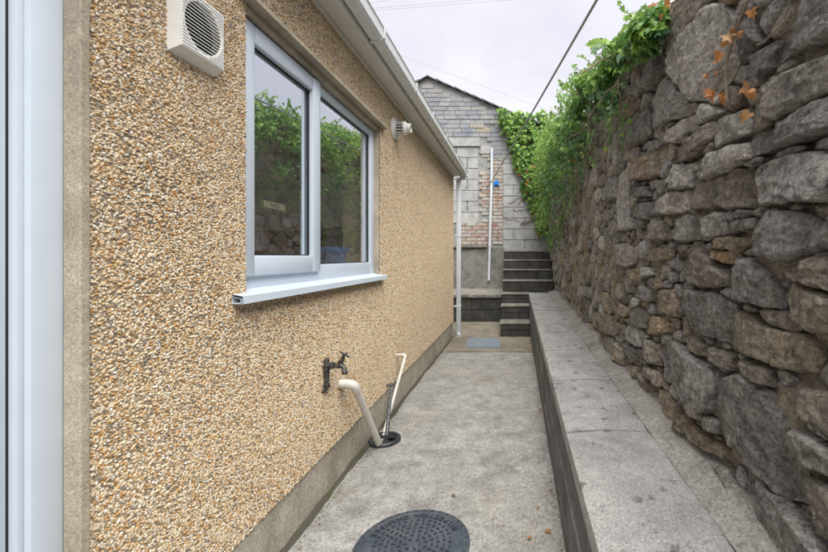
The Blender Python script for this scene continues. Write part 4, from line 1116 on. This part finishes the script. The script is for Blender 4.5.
# ------------------------------------------------------------------ ivy
LEAF = [(0, 0), (.28, -.12), (.55, .12), (.36, .34), (.42, .64), (.16, .60), (0, 1.0), (-.16, .60), (-.42, .64), (-.36, .34), (-.55, .12), (-.28, -.12)]
LEAF2 = [(0, 0), (.22, .10), (.36, .35), (.33, .62), (.18, .85), (0, 1.05), (-.18, .85), (-.33, .62), (-.36, .35), (-.22, .10)]
def leaf_verts(shape, fold, curl):
    vs = [(u, v, fold * abs(u) - curl * v * v) for u, v in shape]; vs.append((0, .42, -.03)); return vs, [(i, (i + 1) % len(shape), len(shape)) for i in range(len(shape))]
LV = [leaf_verts(LEAF, f, c) for f, c in ((.30, .15), (-.25, .4), (.55, .3))] + [leaf_verts(LEAF2, .3, .2)]
def leaf_matrix(pos, nrm, size, rd):
    nrm = Vector(nrm).normalized(); q = nrm.to_track_quat('Z', 'Y').to_matrix().to_4x4()
    tip = rd.gauss(math.pi, .7)
    return Matrix.Translation(pos) @ q @ Matrix.Rotation(tip, 4, 'Z') @ Matrix.Scale(size, 4)
LMATS = ['leaf_mid', 'leaf_bright', 'leaf_dark', 'leaf_blue', 'leaf_orange']
def build_foliage(name, leaves, parent, n_single):
    """leaves: (pos, normal, size, material, variant); the nearest n_single are objects of their own"""
    leaves.sort(key=lambda l: l[0].y / l[2])
    single = {}
    rd = random.Random(len(leaves))
    bulk = MB(); pw = wpos(parent)
    for k, (pos, nrm, size, mt, var) in enumerate(leaves):
        M = leaf_matrix(pos, nrm, size, rd); vs, fs = LV[var]
        if k < n_single:
            key = (mt, var)
            if key not in single:
                mm = MB(); mm.add(vs, fs); me = mm.mesh('leaf', mt); single[key] = me
            o = bpy.data.objects.new('leaf', single[key]); COL.objects.link(o); o.parent = parent
            loc, rot, sc = M.decompose(); o.location = loc - pw; o.rotation_euler = rot.to_euler(); o.scale = sc
        else:
            o_ = len(bulk.v); bulk.v += [tuple(M @ Vector(v)) for v in vs]; bulk.f += [tuple(i + o_ for i in f) for f in fs]; bulk.mi += [LMATS.index(mt)] * len(fs)
    if bulk.v:
        me = bpy.data.meshes.new(name); me.from_pydata([tuple(Vector(v) - pw) for v in bulk.v], [], bulk.f)
        for q in LMATS: me.materials.append(MATS[q])
        me.polygons.foreach_set('material_index', bulk.mi); me.update()
        ob = bpy.data.objects.new(name, me); COL.objects.link(ob); ob.parent = parent; tag(ob, kind='stuff')
def interp(x, tab):
    for (a, va), (b, vb) in zip(tab[:-1], tab[1:]):
        if x <= b: return va + (vb - va) * max(0, (x - a)) / (b - a)
    return tab[-1][1]
lowtab = [(1.3, 2.06), (1.9, 2.06), (2.4, 2.06), (3.0, 2.13), (3.5, 2.08), (4.2, 1.85), (5.0, 1.66), (5.8, 1.55), (7, 1.5), (8.4, 1.5)]
toptab = [(1.3, .05), (2, .12), (3, .19), (4.5, .22), (5.5, .18), (6.5, .18), (7.4, .30), (8.4, .70)]
rd = random.Random(11)
ivy = thing('ivy', (.6, 5, 2.2), 'dense green ivy hanging over the top of the stone wall', 'ivy')
leaves = []
def ivy_bulge(y): return interp(y, [(1.5, .06), (2.2, .10), (3.2, .16), (4.5, .20), (6, .22), (8.4, .28)])
while len(leaves) < 12500:
    y = 1.55 + 6.8 * rd.random() ** 1.25
    lo = interp(y, lowtab) + .20 * fbm((y, 0, 3), 2.1, 3); hi = ztop(y) + interp(y, toptab) + .10 * fbm((y, 7, 1), 3.0, 3)
    t = rd.random() ** .72
    if y < 2.3 and t < .35: continue
    z = lo + (hi - lo) * t
    cl = fbm((y, z, 11), 4.5, 3)
    if cl < -.14 + .14 * (t < .5) + (.12 if y < 2.6 else 0): continue
    if t < .12 and rd.random() < .4: continue
    dep = (ivy_bulge(y) + .10 * max(0, fbm((y, z, 31), 3.2, 2))) * (.35 + .65 * math.sin(min(1, .15 + t) * math.pi * .62)) * (1 + .8 * cl)
    over = max(0, z - ztop(y))
    x = .63 - rd.uniform(.25, 1) * dep - .01 + over * rd.uniform(-.1, 1.4)
    size = (.018 + .042 * rd.random() ** 1.6) * (1.0 if t > .4 else .85)
    nr = Vector((-1 + rd.gauss(0, .5), -.45 + rd.gauss(0, .5), .65 + rd.gauss(0, .45)))
    q = rd.random() + .5 * cl
    far = (y - 5) / 3
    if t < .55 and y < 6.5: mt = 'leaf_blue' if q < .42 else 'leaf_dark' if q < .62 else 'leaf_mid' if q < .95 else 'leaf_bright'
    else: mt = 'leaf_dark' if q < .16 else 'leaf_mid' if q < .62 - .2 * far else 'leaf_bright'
    if rd.random() < .008: mt = 'leaf_orange'
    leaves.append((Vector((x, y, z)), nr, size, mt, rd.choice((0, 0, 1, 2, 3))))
# trailing strands below the main mass
strands = []
for k in range(64):
    y = rd.uniform(2.1, 8.0); z0 = interp(y, lowtab) + .15; L = rd.uniform(.2, .5); p = Vector((.58, y, z0)); pts = [p.copy()]
    for s in range(int(L / .035)):
        p = p + Vector((rd.uniform(-.012, .010), rd.uniform(-.028, .022), -.032)); pts.append(p.copy())
        if rd.random() < .75: leaves.append((p + Vector((-.015, 0, 0)), Vector((-1, -.5 + rd.gauss(0, .4), .4 + rd.gauss(0, .4))), rd.uniform(.022, .042), rd.choice(('leaf_blue', 'leaf_mid', 'leaf_mid', 'leaf_bright')), rd.choice((0, 1, 2))))
    strands.append(pts)
for k in range(34):
    y = rd.uniform(1.7, 7.0); p = Vector((.60 - ivy_bulge(y) * rd.uniform(.3, 1), y, ztop(y) + interp(y, toptab) - .05)); pts = [p.copy()]; dv = Vector((rd.uniform(-.022, .004), rd.uniform(-.012, .012), rd.uniform(.016, .03)))
    for q_ in range(rd.randint(4, 7)):
        p = p + dv + Vector((rd.gauss(0, .005), rd.gauss(0, .005), -.003 * q_)); pts.append(p.copy())
        leaves.append((p.copy(), Vector((rd.gauss(-.5, .6), -1 + rd.gauss(0, .4), .5 + rd.gauss(0, .4))), rd.uniform(.018, .04), rd.choice(('leaf_bright', 'leaf_mid', 'leaf_bright')), rd.choice((0, 2, 3))))
    strands.append(pts)
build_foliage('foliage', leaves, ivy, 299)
m = MB()
for pts in strands: m.tube(pts, .0025, 5)
for k in range(2):   # woody stems creeping on the stones and out of the mass
    y = rd.uniform(1.7, 5.5); p = Vector((.605, y, ztop(y) + .02)); pts = [p.copy()]; dy = rd.choice((.05, .06, -.02))
    for s in range(16): p = p + Vector((rd.uniform(-.004, .004), dy + rd.uniform(-.02, .02), -.045 + rd.uniform(-.02, .02))); pts.append(p.copy())
    m.tube(pts, [.0042 - .00015 * i for i in range(len(pts))], 6)
a = Vector((.50, 2.05, 2.06)); b_ = Vector((.42, 3.9, 2.2))
m.tube([a.lerp(b_, t / 10) + Vector((0, 0, .03 * math.sin(t))) for t in range(11)], .004, 6)
m.build('stem', 'stem', ivy, smooth=True)

# brighter ivy in the corner on the end wall
ivy2 = thing('ivy', (.3, YE - .1, 3), 'bright yellow green ivy climbing the end wall in the corner', 'ivy')
bt = [on_end(*p) for p in ((496, 114), (500, 128), (506, 142), (513, 160), (518, 176), (524, 196), (531, 214), (541, 238))]
leaves = []
while len(leaves) < 2600:
    x = rd.uniform(-.5, .75); z = rd.uniform(1.5, 4.25)
    zl = None
    if x < bt[0][0]: continue
    for (xa, za), (xb, zb_) in zip(bt[:-1], bt[1:]):
        if xa <= x <= xb: zl = za + (zb_ - za) * (x - xa) / (xb - xa)
    if zl is None: zl = 1.65
    hi = 4.16 - .10 * (x + .4) + .12 * fbm((x, 1, 4), 5, 3)
    lo = zl + .12 * fbm((x, z, 8), 6, 2)
    if z < lo or z > hi: continue
    c_ = fbm((x, z, 21), 6, 3)
    if c_ < -.25 or (z - lo < .25 and rd.random() < .5): continue
    dep = rd.uniform(.02, .24) * min(1, (z - lo) / .5 + .3)
    q = rd.random() + .5 * c_
    mt = 'leaf_dark' if q < .12 else 'leaf_mid' if q < .45 else 'leaf_bright'
    if z < 3 and rd.random() < .12: mt = 'leaf_orange'
    leaves.append((Vector((x, YE - .03 - dep, z)), Vector((rd.gauss(0, .5), -1, .7 + rd.gauss(0, .4))), rd.uniform(.05, .095), mt, rd.choice((0, 0, 1, 2))))
build_foliage('foliage', leaves, ivy2, 0)
m = MB()
for k in range(9):
    p = Vector((rd.uniform(-.05, .5), YE - .02, rd.uniform(1.9, 2.8))); pts = [p.copy()]
    for s in range(10): p = p + Vector((rd.uniform(-.06, -.01), 0, rd.uniform(-.05, .035))); p.y = YE - .018 - .004 * (k % 3); pts.append(p.copy())
    m.tube(pts, .005, 5)
m.build('stem', 'stem', ivy2)

# sapling twig with broad leaves leaning out against the sky
tw = thing('sapling_twig', (.55, 1.95, 2.02), 'twig with broad fresh leaves leaning out of the ivy against the sky', 'twig')
def P(px, py, Y): return Vector(((px - 517) / 410 * Y, Y, 1.2 + (256 - py) / 410 * Y))
tp = [P(628, 52, 2.05), P(612, 56, 2.02), P(600, 61, 2.0), P(588, 69, 1.98), P(578, 75, 1.97)]
m = MB(); m.tube([Vector((.60, 2.06, 2.1))] + tp, [.006, .006, .005, .0045, .004, .0025], 7); m.tube([tp[2], P(597, 54, 2.0), P(594, 49, 2.0)], .0022, 5); m.build('stem', 'stem', tw, smooth=True)
node_ = P(603, 45, 2.0)
m = MB(); m.tube([tp[1], P(608, 50, 2.0), node_], .0022, 5); m.build('stem', 'stem', tw, smooth=True)
for (px, py, a, s, mt) in ((603, 45, 160, .085, 'leaf_bright'), (603, 45, 95, .075, 'leaf_bright'), (603, 45, 25, .085, 'leaf_bright'), (603, 45, -30, .06, 'leaf_mid'), (603, 45, 215, .075, 'leaf_blue'), (578, 74, 150, .026, 'leaf_mid'), (581, 72, 60, .024, 'leaf_mid'), (586, 70, 80, .030, 'leaf_mid'), (577, 75, 200, .024, 'leaf_mid'), (590, 67, 110, .024, 'leaf_bright')):
    mm = MB(); vs, fs = leaf_verts(LEAF2, .3, .25); M = Matrix.Translation(P(px, py, 2.0)) @ Matrix.Rotation(R(58), 4, 'X') @ Matrix.Rotation(R(a - 90), 4, 'Z') @ Matrix.Rotation(R(rd.uniform(-30, 30)), 4, 'Y') @ Matrix.Scale(s, 4)
    mm.add([M @ Vector(v) for v in vs], fs); mm.build('leaf', mt, tw)

# withered creeper with orange leaves on the upper stones
dc = thing('withered_creeper', (.58, 1.15, 1.7), 'withered creeper stem with orange leaves hanging on the upper stones', 'creeper')
cp = [on_x(x, y, .585) for x, y in ((748, 0), (742, 14), (736, 30), (731, 46), (727, 60), (725.5, 76), (726, 90), (727, 102))]
m = MB(); m.tube([(.585, *on_x(753, -18, .585))] + [(.585, *p) for p in cp], [.0042] * 5 + [.0034] * 4, 7)
m.tube([(.585, *cp[4]), (.580, *on_x(719, 70, .58)), (.582, *on_x(711, 78, .582))], .002, 5)
m.tube([(.575, *on_x(792, 8, .575)), (.57, *on_x(786, 20, .57)), (.572, *on_x(774, 32, .572)), (.585, *on_x(764, 42, .585)), (.60, *on_x(757, 45, .6))], .0022, 6)
m.build('stem', 'stem', dc, smooth=True)
for k, (px, py, s) in enumerate(((751, 13, .042), (743, 33, .038), (738, 36, .04), (728, 38, .046), (725, 44, .04), (728, 56, .034), (716, 62, .04), (719, 73, .045), (713, 76, .036), (744, 90, .044), (753, 93, .038), (720, 94, .046), (714, 97, .04), (725, 99, .04), (729, 96, .036), (750, 117, .04), (668, 2, .05), (646, 50, .06), (663, 17, .04))):
    s *= .66 * rd.uniform(.6, 1.25); Yp, zp = on_x(px, py, .57); vs, fs = LV[k % 3]; mm = MB()
    M = leaf_matrix(Vector((.57 - .01 * (k % 3), Yp, zp + .3 * s)), (-1, -.9 + rd.gauss(0, .3), .2 + rd.gauss(0, .35)), s, rd); mm.add([M @ Vector((v[0] * rd.uniform(.8, 1.2), v[1], v[2] * 1.8 + rd.uniform(-.08, .08))) for v in vs], fs); mm.build('leaf', rd.choice(('leaf_orange', 'leaf_orange', 'leaf_brown')), dc)

# shrubs on the bank above the wall (seen mirrored in the window)
def shrub(x, y, h, rx, count, label, mats_):
    z0 = ztop(y); o = thing('shrub', (x, y, z0 - .08), label, 'shrub'); m = MB()
    for k in range(7):
        a = rd.uniform(0, 6.28); m.tube([(x, y, z0 - .1), (x + rx * .3 * math.cos(a), y + rx * .3 * math.sin(a), z0 + h * .45), (x + rx * .7 * math.cos(a), y + rx * .7 * math.sin(a), z0 + h * .9)], [.02, .014, .005], 6)
    m.build('stem', 'stem', o); lv = []
    while len(lv) < count:
        d = Vector((rd.gauss(0, 1), rd.gauss(0, 1), rd.gauss(0, 1))).normalized() * rd.uniform(.55, 1)
        p = Vector((x + d.x * rx, y + d.y * rx, z0 + h * .55 + d.z * h * .5))
        if fbm(p, 3, 3) < -.12: continue
        lv.append((p, d + Vector((0, 0, .4)), rd.uniform(.05, .10), rd.choice(mats_), 3))
    build_foliage('foliage', lv, o, 0)
shrub(1.5, 7.6, .42, .55, 1100, 'rounded green shrub on the bank, mirrored in the right window pane', ('leaf_mid', 'leaf_bright', 'leaf_mid'))
sap = thing('conifer_sapling', (2.3, 9.8, ztop(9.8)), 'spiky young conifer on the bank, mirrored in the right window pane', 'tree')
z0 = ztop(9.8); m = MB(); m.tube([(2.3, 9.8, z0 - .1), (2.3, 9.8, z0 + .82)], [.03, .008], 7); m.build('trunk', 'stem', sap)
m = MB()
for k in range(70):
    zz = z0 + .1 + .68 * rd.random(); a = rd.uniform(0, 6.28); L = .40 * (1 - (zz - z0) / 1.05)
    m.tube([(2.3, 9.8, zz), (2.3 + L * .6 * math.cos(a), 9.8 + L * .6 * math.sin(a), zz + .02), (2.3 + L * math.cos(a), 9.8 + L * math.sin(a), zz + .12)], [.018, .022, .004], 5)
tag(m.build('crown', 'leaf_dark', sap), kind='stuff')

# ------------------------------------------------------------------ litter on the path
for k, (px, py, s, lab_) in enumerate(((540.5, 411, .022, 'small orange dead leaf beside the low wall, farthest of the litter'), (550, 533, .026, 'orange brown dead leaf nearest the camera at the low wall foot'), (537, 509, .016, 'tiny dead leaf on the path left of the low wall foot'), (528, 541, .018, 'crumpled dead leaf on the path at the bottom edge'))):
    Y = 410 * 1.2 / (py - 256); X = (px - 517) / 410 * Y; vs, fs = LV[k % 3]; mm = MB()
    M = Matrix.Translation((X, Y, .012)) @ Matrix.Rotation(k * 1.7, 4, 'Z') @ Matrix.Rotation(.25, 4, 'X') @ Matrix.Scale(s, 4); mm.add([M @ Vector(v) for v in vs], fs)
    tag(mm.build('fallen_leaf', 'leaf_orange', at=(X, Y, .005)), lab_, 'leaf', 'fallen leaves on the path')
Y = 410 * 1.2 / (497 - 256); X = (453.5 - 517) / 410 * Y
bm = bmesh.new(); bmesh.ops.create_icosphere(bm, subdivisions=2, radius=.009); mm = MB()
vs = [Vector((v.co.x * 1.3, v.co.y, v.co.z * .8)) * (1 + .5 * fbm(v.co, 90, 2)) + Vector((X, Y, .008)) for v in bm.verts]; bm.verts.index_update()
mm.add(vs, [[v.index for v in f.verts] for f in bm.faces]); bm.free()
tag(mm.build('pebble', 'stone_tan', at=(X, Y, 0)), 'small brown pebble on the path beyond the round cover', 'pebble')

# grit and crumbs gathered along both edges of the path
g_ = MB(); rq = random.Random(9)
for k in range(900):
    y = .9 + 5.2 * rq.random() ** 1.3; side = rq.random()
    x = .198 - abs(rq.gauss(0, .03)) if side < .5 else -.915 + abs(rq.gauss(0, .03)) if side < .85 else rq.uniform(-.9, .19)
    if math.hypot(x - CX, y - CY) < .26 or math.hypot(x - DRAIN[0], y - DRAIN[1]) < .13: continue
    r = rq.uniform(.0015, .0045); c = Vector((x, y, .004 + r * .3)); a = rq.random() * 6.28
    dv = [Vector((math.cos(a) * r * 1.5, math.sin(a) * r * 1.5, 0)), Vector((-math.sin(a) * r, math.cos(a) * r, 0)), Vector((0, 0, r * .8))]
    g_.add([c + dv[0], c - dv[0], c + dv[1], c - dv[1], c + dv[2], c - dv[2]], [(0, 2, 4), (2, 1, 4), (1, 3, 4), (3, 0, 4), (2, 0, 5), (1, 2, 5), (3, 1, 5), (0, 3, 5)], rq.choice((0, 0, 1, 2)))
tag(g_.build('grit', ['stone_tan', 'leaf_brown', 'stone_pale']), 'loose grit and crumbs lying along the edges of the path', 'grit', kind='stuff')
